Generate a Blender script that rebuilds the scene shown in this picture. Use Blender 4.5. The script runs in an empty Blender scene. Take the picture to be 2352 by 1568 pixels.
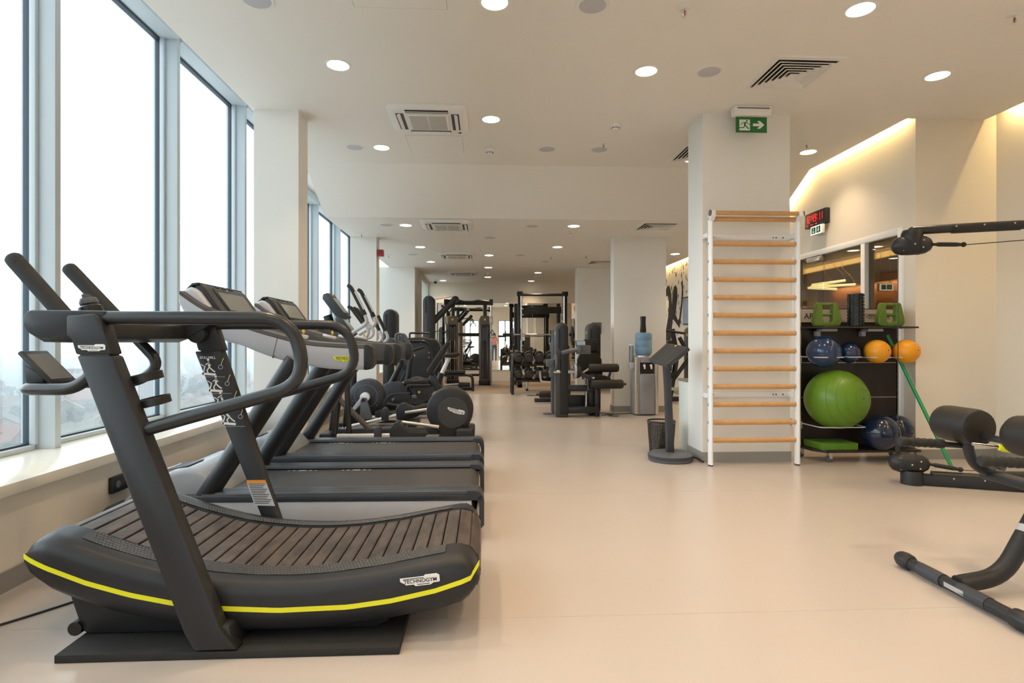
import bpy, bmesh, math, random
from mathutils import Vector, Matrix, Euler
R = math.radians
scene = bpy.context.scene
C = scene.collection

# ---------------------------------------------------------------- camera
cam = bpy.data.cameras.new('camera')
cam.sensor_width = 36.0
cam.lens = 1307.0 / 2352.0 * 36.0
cam.clip_start = 0.05
cam.clip_end = 4000
cam_o = bpy.data.objects.new('camera', cam)
cam_o.location = (0, 0, 1.2)
cam_o.rotation_euler = (R(90), 0, R(-2.8))
C.objects.link(cam_o)
scene.camera = cam_o

# ---------------------------------------------------------------- world: bright overcast sky
SKY = 5.0
world = bpy.data.worlds.new('overcast_sky')
scene.world = world
world.use_nodes = True
wn = world.node_tree
bg = wn.nodes['Background']
bg.inputs[0].default_value = (0.87, 0.945, 1.0, 1)
bg.inputs[1].default_value = SKY

# ---------------------------------------------------------------- colour management and light levels
scene.view_settings.view_transform = 'Standard'
scene.view_settings.look = 'None'
scene.view_settings.exposure = -0.14
scene.view_settings.gamma = 1.0
scene.view_settings.use_curve_mapping = False
scene.cycles.max_bounces = 8
scene.cycles.diffuse_bounces = 4
scene.cycles.glossy_bounces = 3
scene.cycles.transmission_bounces = 6
scene.cycles.transparent_max_bounces = 16
scene.cycles.volume_bounces = 0
scene.cycles.use_light_tree = False
scene.cycles.sample_clamp_indirect = 6.0
scene.cycles.adaptive_threshold = 0.04
scene.cycles.caustics_reflective = False
scene.cycles.caustics_refractive = False
DOWN_W = 8.5        # watts of one ceiling downlight
COVE_W = 11.0        # watts per metre of cove strip
WARM = (1.0, 0.73, 0.46)
COVE = (1.0, 0.70, 0.30)

# ---------------------------------------------------------------- materials
MATS = {}
def mat(name, col, rough=0.5, metal=0.0, var=0.06, scale=8.0, bump=0.0, bscale=200.0, spec=0.5, coat=0.0, emit=0.0, ecol=None):
    """principled material with procedural colour and roughness variation"""
    if name in MATS: return MATS[name]
    m = bpy.data.materials.new(name); m.use_nodes = True
    nt = m.node_tree; N = nt.nodes; L = nt.links
    p = N['Principled BSDF']
    tc = N.new('ShaderNodeTexCoord')
    nz = N.new('ShaderNodeTexNoise'); nz.inputs['Scale'].default_value = scale; nz.inputs['Detail'].default_value = 3
    L.new(tc.outputs['Object'], nz.inputs['Vector'])
    mix = N.new('ShaderNodeMix'); mix.data_type = 'RGBA'
    mix.inputs[6].default_value = tuple(c*(1-var) for c in col) + (1,)
    mix.inputs[7].default_value = tuple(min(1, c*(1+var)) for c in col) + (1,)
    L.new(nz.outputs['Fac'], mix.inputs[0])
    L.new(mix.outputs[2], p.inputs['Base Color'])
    p.inputs['Roughness'].default_value = rough
    p.inputs['Metallic'].default_value = metal
    p.inputs['Specular IOR Level'].default_value = spec
    p.inputs['Coat Weight'].default_value = coat
    if bump:
        b = N.new('ShaderNodeTexNoise'); b.inputs['Scale'].default_value = bscale; b.inputs['Detail'].default_value = 2
        L.new(tc.outputs['Object'], b.inputs['Vector'])
        bp = N.new('ShaderNodeBump'); bp.inputs['Strength'].default_value = bump; bp.inputs['Distance'].default_value = 0.002
        L.new(b.outputs['Fac'], bp.inputs['Height']); L.new(bp.outputs[0], p.inputs['Normal'])
    if emit:
        p.inputs['Emission Color'].default_value = tuple(ecol or col) + (1,)
        p.inputs['Emission Strength'].default_value = emit
    MATS[name] = m
    return m

WALL = mat('painted_wall', (0.81, 0.745, 0.645), 0.8, var=0.015, scale=3, bump=0.15, bscale=60)
COLUMN = mat('painted_column', (0.81, 0.795, 0.755), 0.75, var=0.015, scale=3)
CEIL = mat('painted_ceiling', (0.835, 0.812, 0.768), 0.85, var=0.01, scale=2)
SILLM = mat('solid_surface_sill', (0.84, 0.80, 0.70), 0.22, var=0.02)
BASEB = mat('grey_vinyl_skirting', (0.30, 0.29, 0.27), 0.5)
ALU = mat('window_aluminium', (0.56, 0.62, 0.66), 0.45, var=0.02)
GASKET = mat('window_gasket', (0.03, 0.045, 0.06), 0.5)
BLACKP = mat('charcoal_plastic', (0.020, 0.0207, 0.0240), 0.40, var=0.10, spec=0.38)
TUBE = mat('charcoal_tube', (0.018, 0.0185, 0.021), 0.32, var=0.10)
BLACK = mat('black_plastic', (0.012, 0.012, 0.013), 0.4)
RUBBER = mat('black_rubber', (0.016, 0.016, 0.017), 0.7, bump=0.4, bscale=300)
GREYP = mat('slate_grey_plastic', (0.10, 0.105, 0.12), 0.45)
DGREY = mat('blue_grey_plastic', (0.036, 0.040, 0.052), 0.42)
SILVER = mat('silver_plastic', (0.46, 0.47, 0.51), 0.35, var=0.03)
LSILV = mat('pale_silver_paint', (0.50, 0.51, 0.555), 0.32, var=0.03)
CHROME = mat('chrome', (0.75, 0.74, 0.72), 0.15, metal=1.0)
ALUM = mat('brushed_aluminium', (0.66, 0.62, 0.58), 0.32, metal=0.8)
STEELG = mat('steel_grey_panel', (0.34, 0.36, 0.41), 0.3, metal=0.55)
YELLOW = mat('acid_yellow', (0.80, 0.78, 0.02), 0.4)
AMBER = mat('amber_yellow', (0.80, 0.52, 0.03), 0.4)
WHITE = mat('white_paint', (0.86, 0.86, 0.86), 0.35, var=0.02)
WHITEP = mat('white_ceiling_plastic', (0.80, 0.79, 0.76), 0.5, var=0.02)
PRINTW = mat('white_print', (0.80, 0.80, 0.80), 0.5)
PRINTB = mat('black_print', (0.012, 0.012, 0.012), 0.5)
PRINTG = mat('grey_print', (0.42, 0.42, 0.42), 0.6)
ORANGE = mat('orange_print', (0.80, 0.30, 0.03), 0.5)
BEECH = mat('beech_wood', (0.60, 0.34, 0.145), 0.4, var=0.18, scale=14)
LEATH = mat('black_upholstery', (0.018, 0.0155, 0.014), 0.5, bump=0.5, bscale=250, spec=0.35)
SCREEN = mat('screen_glass', (0.20, 0.21, 0.20), 0.12, var=0.03)
DSCREEN = mat('dark_screen_glass', (0.045, 0.045, 0.045), 0.12, var=0.03)
GRILLE = mat('speaker_mesh_grey', (0.56, 0.56, 0.61), 0.7, bump=0.6, bscale=600)
RED = mat('fire_alarm_red', (0.42, 0.02, 0.03), 0.4)
GREENS = mat('exit_sign_green', (0.012, 0.15, 0.03), 0.45)
LIME = mat('lime_green_plastic', (0.095, 0.165, 0.014), 0.45)
LIMEB = mat('lime_green_ball', (0.105, 0.225, 0.010), 0.36, var=0.05, bump=0.1, bscale=200)
FOAMG = mat('green_foam', (0.10, 0.235, 0.015), 0.75, bump=0.5, bscale=200)
BLUEB = mat('blue_ball_vinyl', (0.011, 0.034, 0.105), 0.15, var=0.15, scale=12, coat=0.3)
NAVYB = mat('navy_ball_vinyl', (0.008, 0.017, 0.052), 0.15, var=0.15, scale=12, coat=0.3)
ORANGEB = mat('orange_ball_vinyl', (0.86, 0.36, 0.015), 0.42, bump=0.2)
WENGE = mat('wenge_board', (0.020, 0.012, 0.011), 0.4, var=0.25, scale=5)
GREENPOLE = mat('green_pole_plastic', (0.02, 0.30, 0.10), 0.35)
HEADERB = mat('beige_header_print', (0.50, 0.44, 0.38), 0.45)
TILEG = mat('pale_cabinet', (0.70, 0.74, 0.68), 0.3)
IRON = mat('dumbbell_rubber', (0.030, 0.028, 0.027), 0.5)

def special_floor():
    m = bpy.data.materials.new('vinyl_floor'); m.use_nodes = True
    nt = m.node_tree; N = nt.nodes; L = nt.links; p = N['Principled BSDF']
    geo = N.new('ShaderNodeNewGeometry')
    n1 = N.new('ShaderNodeTexNoise'); n1.inputs['Scale'].default_value = 0.7; n1.inputs['Detail'].default_value = 2
    n2 = N.new('ShaderNodeTexNoise'); n2.inputs['Scale'].default_value = 160; n2.inputs['Detail'].default_value = 2
    L.new(geo.outputs['Position'], n1.inputs['Vector']); L.new(geo.outputs['Position'], n2.inputs['Vector'])
    mx = N.new('ShaderNodeMix'); mx.data_type = 'RGBA'
    mx.inputs[6].default_value = (0.515, 0.462, 0.422, 1); mx.inputs[7].default_value = (0.555, 0.495, 0.450, 1)
    L.new(n1.outputs['Fac'], mx.inputs[0])
    mx2 = N.new('ShaderNodeMix'); mx2.data_type = 'RGBA'; mx2.blend_type = 'MULTIPLY'; mx2.inputs[0].default_value = 1
    rp = N.new('ShaderNodeMapRange'); rp.inputs[3].default_value = 0.93; rp.inputs[4].default_value = 1.05
    L.new(n2.outputs['Fac'], rp.inputs[0]); L.new(mx.outputs[2], mx2.inputs[6]); L.new(rp.outputs[0], mx2.inputs[7])
    L.new(mx2.outputs[2], p.inputs['Base Color'])
    rr = N.new('ShaderNodeMapRange'); rr.inputs[3].default_value = 0.20; rr.inputs[4].default_value = 0.29
    L.new(n1.outputs['Fac'], rr.inputs[0]); L.new(rr.outputs[0], p.inputs['Roughness'])
    p.inputs['Specular IOR Level'].default_value = 0.45
    bp = N.new('ShaderNodeBump'); bp.inputs['Strength'].default_value = 0.05; bp.inputs['Distance'].default_value = 0.001
    L.new(n2.outputs['Fac'], bp.inputs['Height']); L.new(bp.outputs[0], p.inputs['Normal'])
    return m
FLOORM = special_floor()
CARPET = mat('brown_rubber_flooring', (0.30, 0.235, 0.185), 0.75, var=0.08, scale=60, bump=0.4, bscale=300)

def special_slat():
    m = bpy.data.materials.new('worn_slat_rubber'); m.use_nodes = True
    nt = m.node_tree; N = nt.nodes; L = nt.links; p = N['Principled BSDF']
    geo = N.new('ShaderNodeNewGeometry')
    mp = N.new('ShaderNodeMapping'); mp.inputs['Scale'].default_value = (9, 3, 3); L.new(geo.outputs['Position'], mp.inputs['Vector'])
    n1 = N.new('ShaderNodeTexNoise'); n1.inputs['Scale'].default_value = 2.2; n1.inputs['Detail'].default_value = 6; n1.inputs['Roughness'].default_value = 0.65
    L.new(mp.outputs[0], n1.inputs['Vector'])
    cr = N.new('ShaderNodeValToRGB'); cr.color_ramp.elements[0].position = 0.35; cr.color_ramp.elements[1].position = 0.68
    cr.color_ramp.elements[0].color = (0.032, 0.026, 0.023, 1); cr.color_ramp.elements[1].color = (0.110, 0.082, 0.067, 1)
    L.new(n1.outputs['Fac'], cr.inputs[0]); L.new(cr.outputs[0], p.inputs['Base Color'])
    p.inputs['Roughness'].default_value = 0.5
    return m
SLAT = special_slat()

def special_glass(name, tint, refl=0.05):
    m = bpy.data.materials.new(name); m.use_nodes = True
    nt = m.node_tree; N = nt.nodes; L = nt.links
    N.remove(N['Principled BSDF']); out = N['Material Output']
    t = N.new('ShaderNodeBsdfTransparent'); t.inputs[0].default_value = tint + (1,)
    g = N.new('ShaderNodeBsdfGlossy'); g.inputs['Roughness'].default_value = 0.01
    lw = N.new('ShaderNodeLayerWeight'); lw.inputs[0].default_value = 0.30
    mr = N.new('ShaderNodeMapRange'); mr.inputs[3].default_value = refl; mr.inputs[4].default_value = 0.45
    L.new(lw.outputs['Fresnel'], mr.inputs[0])
    nz = N.new('ShaderNodeTexNoise'); nz.inputs['Scale'].default_value = 0.6
    mm = N.new('ShaderNodeMath'); mm.operation = 'MULTIPLY'
    mr2 = N.new('ShaderNodeMapRange'); mr2.inputs[3].default_value = 0.95; mr2.inputs[4].default_value = 1.05
    L.new(nz.outputs['Fac'], mr2.inputs[0]); L.new(mr.outputs[0], mm.inputs[0]); L.new(mr2.outputs[0], mm.inputs[1])
    mx = N.new('ShaderNodeMixShader'); L.new(mm.outputs[0], mx.inputs[0]); L.new(t.outputs[0], mx.inputs[1]); L.new(g.outputs[0], mx.inputs[2])
    L.new(mx.outputs[0], out.inputs[0])
    return m
GLASS = special_glass('window_glass', (0.95, 0.985, 0.99), 0.02)
DGLASS = special_glass('tinted_door_glass', (0.62, 0.60, 0.55), 0.06)
CLEARP = special_glass('clear_plastic', (0.80, 0.82, 0.84), 0.10)
def special_mirror():
    m = mat('mirror_silvering', (0.86, 0.83, 0.76), 0.015, metal=1.0, var=0.0)
    return m
MIRROR = special_mirror()
def special_bottle():
    m = mat('blue_bottle_plastic', (0.30, 0.50, 0.74), 0.12, var=0.05)
    p = m.node_tree.nodes['Principled BSDF']; p.inputs['Transmission Weight'].default_value = 0.45; p.inputs['IOR'].default_value = 1.2
    return m
BOTTLE = special_bottle()
def special_woodwall():
    m = bpy.data.materials.new('reception_wood_panel'); m.use_nodes = True
    nt = m.node_tree; N = nt.nodes; L = nt.links; p = N['Principled BSDF']
    geo = N.new('ShaderNodeNewGeometry')
    mp = N.new('ShaderNodeMapping'); mp.inputs['Scale'].default_value = (8, 8, 0.6); L.new(geo.outputs['Position'], mp.inputs['Vector'])
    n1 = N.new('ShaderNodeTexNoise'); n1.inputs['Scale'].default_value = 3; n1.inputs['Detail'].default_value = 5
    L.new(mp.outputs[0], n1.inputs['Vector'])
    cr = N.new('ShaderNodeValToRGB')
    cr.color_ramp.elements[0].color = (0.16, 0.055, 0.015, 1); cr.color_ramp.elements[1].color = (0.42, 0.19, 0.06, 1)
    L.new(n1.outputs['Fac'], cr.inputs[0]); L.new(cr.outputs[0], p.inputs['Base Color']); p.inputs['Roughness'].default_value = 0.4
    return m
WOODW = special_woodwall()

# ---------------------------------------------------------------- mesh helpers (everything is written in room coordinates, metres)
class MB:
    def __init__(s): s.v = []; s.f = []; s.sm = []
    def add(s, vs, fs, smooth=True):
        o = len(s.v); s.v += [tuple(v) for v in vs]; s.f += [tuple(i+o for i in f) for f in fs]; return s
    def box(s, x0, x1, y0, y1, z0, z1):
        vs = [(x, y, z) for z in (z0, z1) for y in (y0, y1) for x in (x0, x1)]
        return s.add(vs, [(0,2,3,1),(4,5,7,6),(0,1,5,4),(2,6,7,3),(0,4,6,2),(1,3,7,5)])
    def obox(s, c, size, rot=(0,0,0)):
        m = Euler(rot).to_matrix(); hx, hy, hz = (a/2 for a in size)
        vs = [Vector(c) + m @ Vector((x, y, z)) for z in (-hz, hz) for y in (-hy, hy) for x in (-hx, hx)]
        return s.add(vs, [(0,2,3,1),(4,5,7,6),(0,1,5,4),(2,6,7,3),(0,4,6,2),(1,3,7,5)])
    def prism(s, poly, a0, a1, axis='y'):
        """poly: 2-d outline; axis y -> (x,z), axis x -> (y,z), axis z -> (x,y)"""
        area = sum(poly[i][0]*poly[(i+1)%len(poly)][1]-poly[(i+1)%len(poly)][0]*poly[i][1] for i in range(len(poly)))
        if area < 0: poly = poly[::-1]
        def P(p, a):
            return (p[0], a, p[1]) if axis == 'y' else (a, p[0], p[1]) if axis == 'x' else (p[0], p[1], a)
        n = len(poly)
        vs = [P(p, a0) for p in poly] + [P(p, a1) for p in poly]
        fs = [tuple(range(n)), tuple(range(2*n-1, n-1, -1))]
        fs += [(i, i+n, (i+1) % n + n, (i+1) % n) for i in range(n)]
        if axis != 'y': fs = [f[::-1] for f in fs]
        return s.add(vs, fs)
    def frame(s, d):
        d = Vector(d).normalized(); u = d.orthogonal().normalized(); return u, d.cross(u)
    def cyl(s, p0, p1, r0, r1=None, n=16):
        r1 = r0 if r1 is None else r1
        p0, p1 = Vector(p0), Vector(p1); u, w = s.frame(p1-p0)
        ring = lambda p, r: [p + r*(u*math.cos(2*math.pi*i/n) + w*math.sin(2*math.pi*i/n)) for i in range(n)]
        vs = ring(p0, r0) + ring(p1, r1)
        fs = [tuple(range(n-1, -1, -1)), tuple(range(n, 2*n))] + [(i, (i+1) % n, (i+1) % n+n, i+n) for i in range(n)]
        return s.add(vs, fs)
    def tube(s, pts, r, n=12, closed=False):
        P = [Vector(p) for p in pts]; m = len(P)
        rs = r if isinstance(r, (list, tuple)) else [r]*m
        vs = []; u = None
        for i in range(m):
            a = P[i-1] if (i or closed) else P[i]; b = P[(i+1) % m] if (i < m-1 or closed) else P[i]
            d = (b-a).normalized()
            if u is None: u = d.orthogonal().normalized()
            else: u = (u - d*u.dot(d)).normalized()
            w = d.cross(u)
            vs += [P[i] + rs[i]*(u*math.cos(2*math.pi*k/n) + w*math.sin(2*math.pi*k/n)) for k in range(n)]
        fs = []
        for i in range(m if closed else m-1):
            a = i*n; b = ((i+1) % m)*n
            fs += [(a+k, a+(k+1) % n, b+(k+1) % n, b+k) for k in range(n)]
        if not closed: fs += [tuple(range(n-1, -1, -1)), tuple(range((m-1)*n, m*n))]
        return s.add(vs, fs)
    def lathe(s, prof, o, axis=(0,0,1), n=24, closed=False):
        """prof: (radius, height) pairs turned about axis through o"""
        o = Vector(o); d = Vector(axis).normalized(); u, w = s.frame(d); m = len(prof)
        vs = []
        for r, h in prof:
            vs += [o + d*h + r*(u*math.cos(2*math.pi*k/n) + w*math.sin(2*math.pi*k/n)) for k in range(n)]
        fs = []
        for i in range(m if closed else m-1):
            a = i*n; b = ((i+1) % m)*n
            fs += [(a+k, a+(k+1) % n, b+(k+1) % n, b+k) for k in range(n)]
        if not closed:
            if prof[0][0] > 1e-6: fs.append(tuple(range(n-1, -1, -1)))
            if prof[-1][0] > 1e-6: fs.append(tuple(range((m-1)*n, m*n)))
        return s.add(vs, fs)
    def sph(s, c, r, nu=20, nv=12):
        rx, ry, rz = r if isinstance(r, (tuple, list)) else (r, r, r); vs = []; fs = []
        for j in range(nv+1):
            t = math.pi*j/nv
            for i in range(nu):
                p = 2*math.pi*i/nu
                vs.append((c[0]+rx*math.sin(t)*math.cos(p), c[1]+ry*math.sin(t)*math.sin(p), c[2]-rz*math.cos(t)))
        for j in range(nv):
            fs += [(j*nu+i, j*nu+(i+1) % nu, (j+1)*nu+(i+1) % nu, (j+1)*nu+i) for i in range(nu)]
        return s.add(vs, fs)
    def loft(s, rings, closed_ring=True, caps=True):
        n = len(rings[0]); vs = [p for r in rings for p in r]; fs = []
        for i in range(len(rings)-1):
            for k in range(n if closed_ring else n-1):
                fs.append((i*n+k, i*n+(k+1) % n, (i+1)*n+(k+1) % n, (i+1)*n+k))
        if caps: fs += [tuple(range(n-1, -1, -1)), tuple(range((len(rings)-1)*n, len(rings)*n))]
        return s.add(vs, fs)
    def quad(s, a, b, c, d): return s.add([a, b, c, d], [(0,1,2,3)])
    def text(s, string, o, right, up, width=None, height=None, centre=False):
        vs, fs, w, h = text_mesh(string)
        k = (width/w) if width else height/h
        ky = (height/h) if (height and width) else k
        o, right, up = Vector(o), Vector(right).normalized(), Vector(up).normalized()
        dx = -w/2 if centre else 0
        return s.add([o + right*((x+dx)*k) + up*(y*ky) for x, y in vs], fs)

_TX = {}
def text_mesh(string):
    if string not in _TX:
        cu = bpy.data.curves.new('glyphs', 'FONT'); cu.body = string; cu.resolution_u = 3; cu.offset = 0.012
        ob = bpy.data.objects.new('glyphs', cu)
        me = bpy.data.meshes.new_from_object(ob)
        vs = [(v.co.x, v.co.y) for v in me.vertices]; fs = [tuple(p.vertices) for p in me.polygons]
        x0 = min(v[0] for v in vs); y0 = min(v[1] for v in vs)
        vs = [(x-x0, y-y0) for x, y in vs]
        _TX[string] = (vs, fs, max(v[0] for v in vs), max(v[1] for v in vs))
        bpy.data.objects.remove(ob); bpy.data.curves.remove(cu); bpy.data.meshes.remove(me)
    return _TX[string]

def fillet(pts, r, seg=5):
    """round the inner corners of a polyline"""
    P = [Vector(p) for p in pts]; out = [P[0]]
    for i in range(1, len(P)-1):
        a, b, c = P[i-1], P[i], P[i+1]; rr = r[i-1] if isinstance(r, (list, tuple)) else r
        k = min(rr, (a-b).length*0.49, (c-b).length*0.49)
        p, q = b + (a-b).normalized()*k, b + (c-b).normalized()*k
        for j in range(seg+1):
            t = j/seg; out.append(p*(1-t)**2 + b*2*t*(1-t) + q*t*t)
    out.append(P[-1]); return out

def spline(pts, k=4):
    P = [Vector(p) for p in pts]; out = []
    for i in range(len(P)-1):
        p0, p1, p2, p3 = P[max(i-1, 0)], P[i], P[i+1], P[min(i+2, len(P)-1)]
        for j in range(k):
            t = j/k
            out.append(0.5*((2*p1) + (-p0+p2)*t + (2*p0-5*p1+4*p2-p3)*t*t + (-p0+3*p1-3*p2+p3)*t**3))
    out.append(P[-1]); return out

def interp(tab, x):
    if x <= tab[0][0]: return tab[0][1]
    for (a, u), (b, w) in zip(tab, tab[1:]):
        if x <= b: return u + (w-u)*(x-a)/(b-a)
    return tab[-1][1]

ORG = {}
def org(o):
    v = Vector((0, 0, 0))
    while o is not None: v += Vector(o.location); o = o.parent
    return v

def obj(name, mb, material, parent=None, bevel=0.0, seg=2, angle=38, loc=None):
    me = bpy.data.meshes.new(name)
    off = org(parent) if parent else Vector((0, 0, 0))
    if loc: off = Vector(loc)
    me.from_pydata([tuple(Vector(v)-off) for v in mb.v], [], mb.f)
    bm = bmesh.new(); bm.from_mesh(me)
    if bevel > 0:
        bm.normal_update()
        es = [e for e in bm.edges if len(e.link_faces) == 2 and e.calc_face_angle(0) > R(32)]
        if es: bmesh.ops.bevel(bm, geom=es, offset=bevel, segments=seg, affect='EDGES', clamp_overlap=True, profile=0.5)
    bm.normal_update()
    bm.to_mesh(me); bm.free()
    me.polygons.foreach_set('use_smooth', [True]*len(me.polygons))
    me.set_sharp_from_angle(angle=R(angle))
    me.materials.append(material)
    o = bpy.data.objects.new(name, me); C.objects.link(o)
    if parent: o.parent = parent
    elif loc: o.location = loc
    return o

def tag(o, label, cat, group=None):
    o['label'] = label; o['category'] = cat
    if group: o['group'] = group
    return o

def thing(name, label, cat, loc=(0, 0, 0), group=None):
    o = bpy.data.objects.new(name, None); C.objects.link(o); o.location = loc; o.empty_display_size = 0.1
    return tag(o, label, cat, group)

def struct(name, mb=None, material=None, bevel=0.0, parent=None, label=None, angle=38):
    if mb is None:
        o = bpy.data.objects.new(name, None); C.objects.link(o)
    else: o = obj(name, mb, material, parent, bevel, angle=angle)
    if parent is None: o['kind'] = 'structure'
    if label: o['label'] = label
    return o

def dup(root, delta, label=None, group=None, rotz=0.0):
    """copy a thing, its parts and sub-parts, moved by delta"""
    r = root.copy(); C.objects.link(r); r.location = Vector(root.location) + Vector(delta); r.rotation_euler.z += rotz
    if label: r['label'] = label
    if group: r['group'] = group
    for ch in list(root.children):
        c = ch.copy(); C.objects.link(c); c.parent = r
        for g in list(ch.children):
            d = g.copy(); C.objects.link(d); d.parent = c
    return r

def light_area(name, loc, rot, size, size_y, watts, col, parent=None, shape='RECTANGLE', spread=180):
    l = bpy.data.lights.new(name, 'AREA'); l.shape = shape; l.size = size
    if shape in ('RECTANGLE', 'ELLIPSE'): l.size_y = size_y
    l.energy = watts; l.color = col; l.spread = R(spread)
    o = bpy.data.objects.new(name, l); C.objects.link(o); o.rotation_euler = rot
    if parent: o.parent = parent; o.location = Vector(loc) - org(parent)
    else: o.location = loc
    return o

LOGO = [(0,.23),(.60,.23),(.64,.265),(.93,.265),(1,.22),(1,.06),(.96,.045),(.84,.045),(.76,0),(.38,0),(.33,.045),(.14,.045),(.10,.09),(.04,.12),(0,.15)]
def logo(parent, o, right, up, normal, width, plate, ink, name='brand_badge'):
    """maker's stepped badge: plate with lettering proud of it"""
    o, r, u, n = Vector(o), Vector(right).normalized(), Vector(up).normalized(), Vector(normal).normalized()
    P = lambda x, y, d: o + r*(x*width) + u*(y*width) + n*d
    k = len(LOGO); t = 0.002
    mb = MB().add([P(x, y, 0) for x, y in LOGO] + [P(x, y, t) for x, y in LOGO],
                  [tuple(range(k)), tuple(range(2*k-1, k-1, -1))] + [(i, (i+1) % k, (i+1) % k+k, i+k) for i in range(k)])
    b = obj(name, mb, plate, parent)
    tx = MB()
    tx.text('TECHNOGYM', P(.085, .082, t*1.6), r, u, width=.84*width, height=.095*width)
    tx.quad(P(.07, .19, t*1.6), P(.60, .19, t*1.6), P(.60, .206, t*1.6), P(.07, .206, t*1.6))
    tx.quad(P(.42, .03, t*1.6), P(.74, .03, t*1.6), P(.74, .046, t*1.6), P(.42, .046, t*1.6))
    obj('lettering', tx, ink, b)
    return b
# ================================================================ THE ROOM
ZH, ZL = 3.47, 2.98                    # high and low ceiling
YB, YF = -3.6, 17.2                    # wall behind the camera, far wall
Y1, Y2 = 7.32, 8.25                    # the ceiling slopes down between these
floor = struct('floor', MB().box(-2.95, 9.6, YB-0.2, 13.1, -0.25, 0.0), FLOORM, label='pale beige sheet vinyl floor with fine seams')
for y in (0.45, 2.47, 4.49, 6.51, 8.53, 10.55):
    obj('weld_seam', MB().box(-2.28, 5.2, y-0.0015, y+0.0015, 0.0, 0.0006), mat('vinyl_weld', (0.46, 0.41, 0.37), 0.4), floor)
struct('floor_far', MB().box(-2.95, 9.6, 13.1, YF+0.2, -0.25, 0.004), CARPET, label='brown rubber flooring of the free weights area')
# ceiling: high part, slope, low part
struct('ceiling', MB().box(-2.27, 5.12, YB, 5.59, ZH, ZH+0.08).box(-2.27, 4.30, 5.59, Y1, ZH, ZH+0.08), CEIL, label='high white plaster ceiling with recessed lights')
struct('ceiling_slope', MB().prism([(Y1, ZH), (Y2, ZL), (Y2, ZL+0.08), (Y1, ZH+0.08)], -2.27, 4.30, 'x'), CEIL, label='sloping white ceiling step between the two ceiling heights')
struct('ceiling_low', MB().box(-2.27, 4.30, Y2, YF, ZL, ZL+0.08), CEIL, label='lower white plaster ceiling at the far end')
# far wall and mirror
struct('wall_back', MB().box(-3.0, 4.7, YF, YF+0.2, 0, 3.6), WALL, label='far beige wall carrying the long mirror')
for i, (x0, x1) in enumerate(((-1.42, 0.02), (0.025, 1.46), (1.465, 2.9))):
    tag(obj('wall_mirror', MB().box(x0, x1, YF-0.012, YF-0.001, 0.34, 2.36), MIRROR),
        ('frameless wall mirror panel behind the cable station', 'frameless wall mirror panel behind the dumbbell rack', 'frameless wall mirror panel behind the leg machine')[i], 'mirror', 'mirror panels on the far wall')
# wall behind the camera with two tall windows
rw = MB()
xs = [(-3.0, -1.3), (-0.35, 0.95), (2.05, 5.5)]
for a, b in xs: rw.box(a, b, YB-0.2, YB, 0, 4.2)
for a, b in ((-1.3, -0.35), (0.95, 2.05)): rw.box(a, b, YB-0.2, YB, 0, 0.15).box(a, b, YB-0.2, YB, 2.62, 4.2)
struct('wall_rear', rw, WALL, label='beige wall behind the viewer')
def glazed(name, label, panes, frame, fm=ALU, gm=GLASS):
    w = struct(name, label=label)
    for k, p in enumerate(panes): obj('pane', p, gm, w)
    obj('frame', frame, fm, w, bevel=0.004)
    return w
for k, (a, b) in enumerate(((-1.3, -0.35), (0.95, 2.05))):
    m = (a+b)/2 - 0.1
    fr = MB().box(a, a+.06, YB-.12, YB-.04, .15, 2.62).box(b-.06, b, YB-.12, YB-.04, .15, 2.62).box(m-.05, m+.05, YB-.12, YB-.04, .15, 2.62)
    fr.box(a+.06, b-.06, YB-.12, YB-.04, .15, .22).box(a+.06, b-.06, YB-.12, YB-.04, 2.55, 2.62)
    glazed('window_rear_%d' % (k+1), 'tall window in the wall behind the viewer', [MB().box(a+.06, m-.05, YB-.085, YB-.078, .22, 2.55), MB().box(m+.05, b-.06, YB-.085, YB-.078, .22, 2.55)], fr)

# ---- window wall
XG = -2.87
struct('wall_left', MB().box(-3.0, -2.30, YB-0.2, 13.74, -0.6, 0.46), WALL, label='low parapet wall under the tall windows')
struct('trim_sill', MB().box(-2.93, -2.265, YB, 13.73, 0.46, 0.52), SILLM, bevel=0.006, label='deep pale solid window sill')
struct('baseboard_left', MB().box(-2.30, -2.288, YB, 13.7, 0, 0.10), BASEB, label='grey vinyl skirting under the windows')
MY = [-3.42, -1.98, -0.55, 0.89, 2.32, 3.75, 5.19, 6.62, 8.05, 9.47, 10.90, 12.33, 13.70]
for k in range(len(MY)-1):
    y0, y1 = MY[k], MY[k+1]
    top = 3.88 if y1 <= 8.06 else 3.44
    w = struct('window_%d' % (k+1), label='full height fixed window pane looking out over the hazy city')
    obj('pane', MB().box(XG-.012, XG, y0+.05, y1, 0.55, top), GLASS, w)
    g = MB().box(XG-.03, XG+.012, y1-.022, y1, .55, top).box(XG-.03, XG+.012, y0+.05, y0+.066, .55, top)
    g.box(XG-.03, XG+.012, y0+.066, y1-.022, top-.02, top).box(XG-.03, XG+.012, y0+.066, y1-.022, .55, .562)
    obj('gasket', g, GASKET, w)
    obj('mullion', MB().box(XG-.06, -2.72, y1, y1+.05, 0.52, top+.12), ALU, w, bevel=0.003)
    obj('stop_bead', MB().box(XG+.012, XG+.05, y1-.03, y1, .55, top), ALU, w, bevel=0.003)
    obj('sill_bead', MB().box(XG-.06, XG+.05, y0+.05, y1-.03, .52, .55), ALU, w, bevel=0.003)
    obj('header', MB().box(XG-.06, -2.70, y0+.05, y1, top, top+.12), ALU, w, bevel=0.003)
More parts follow.
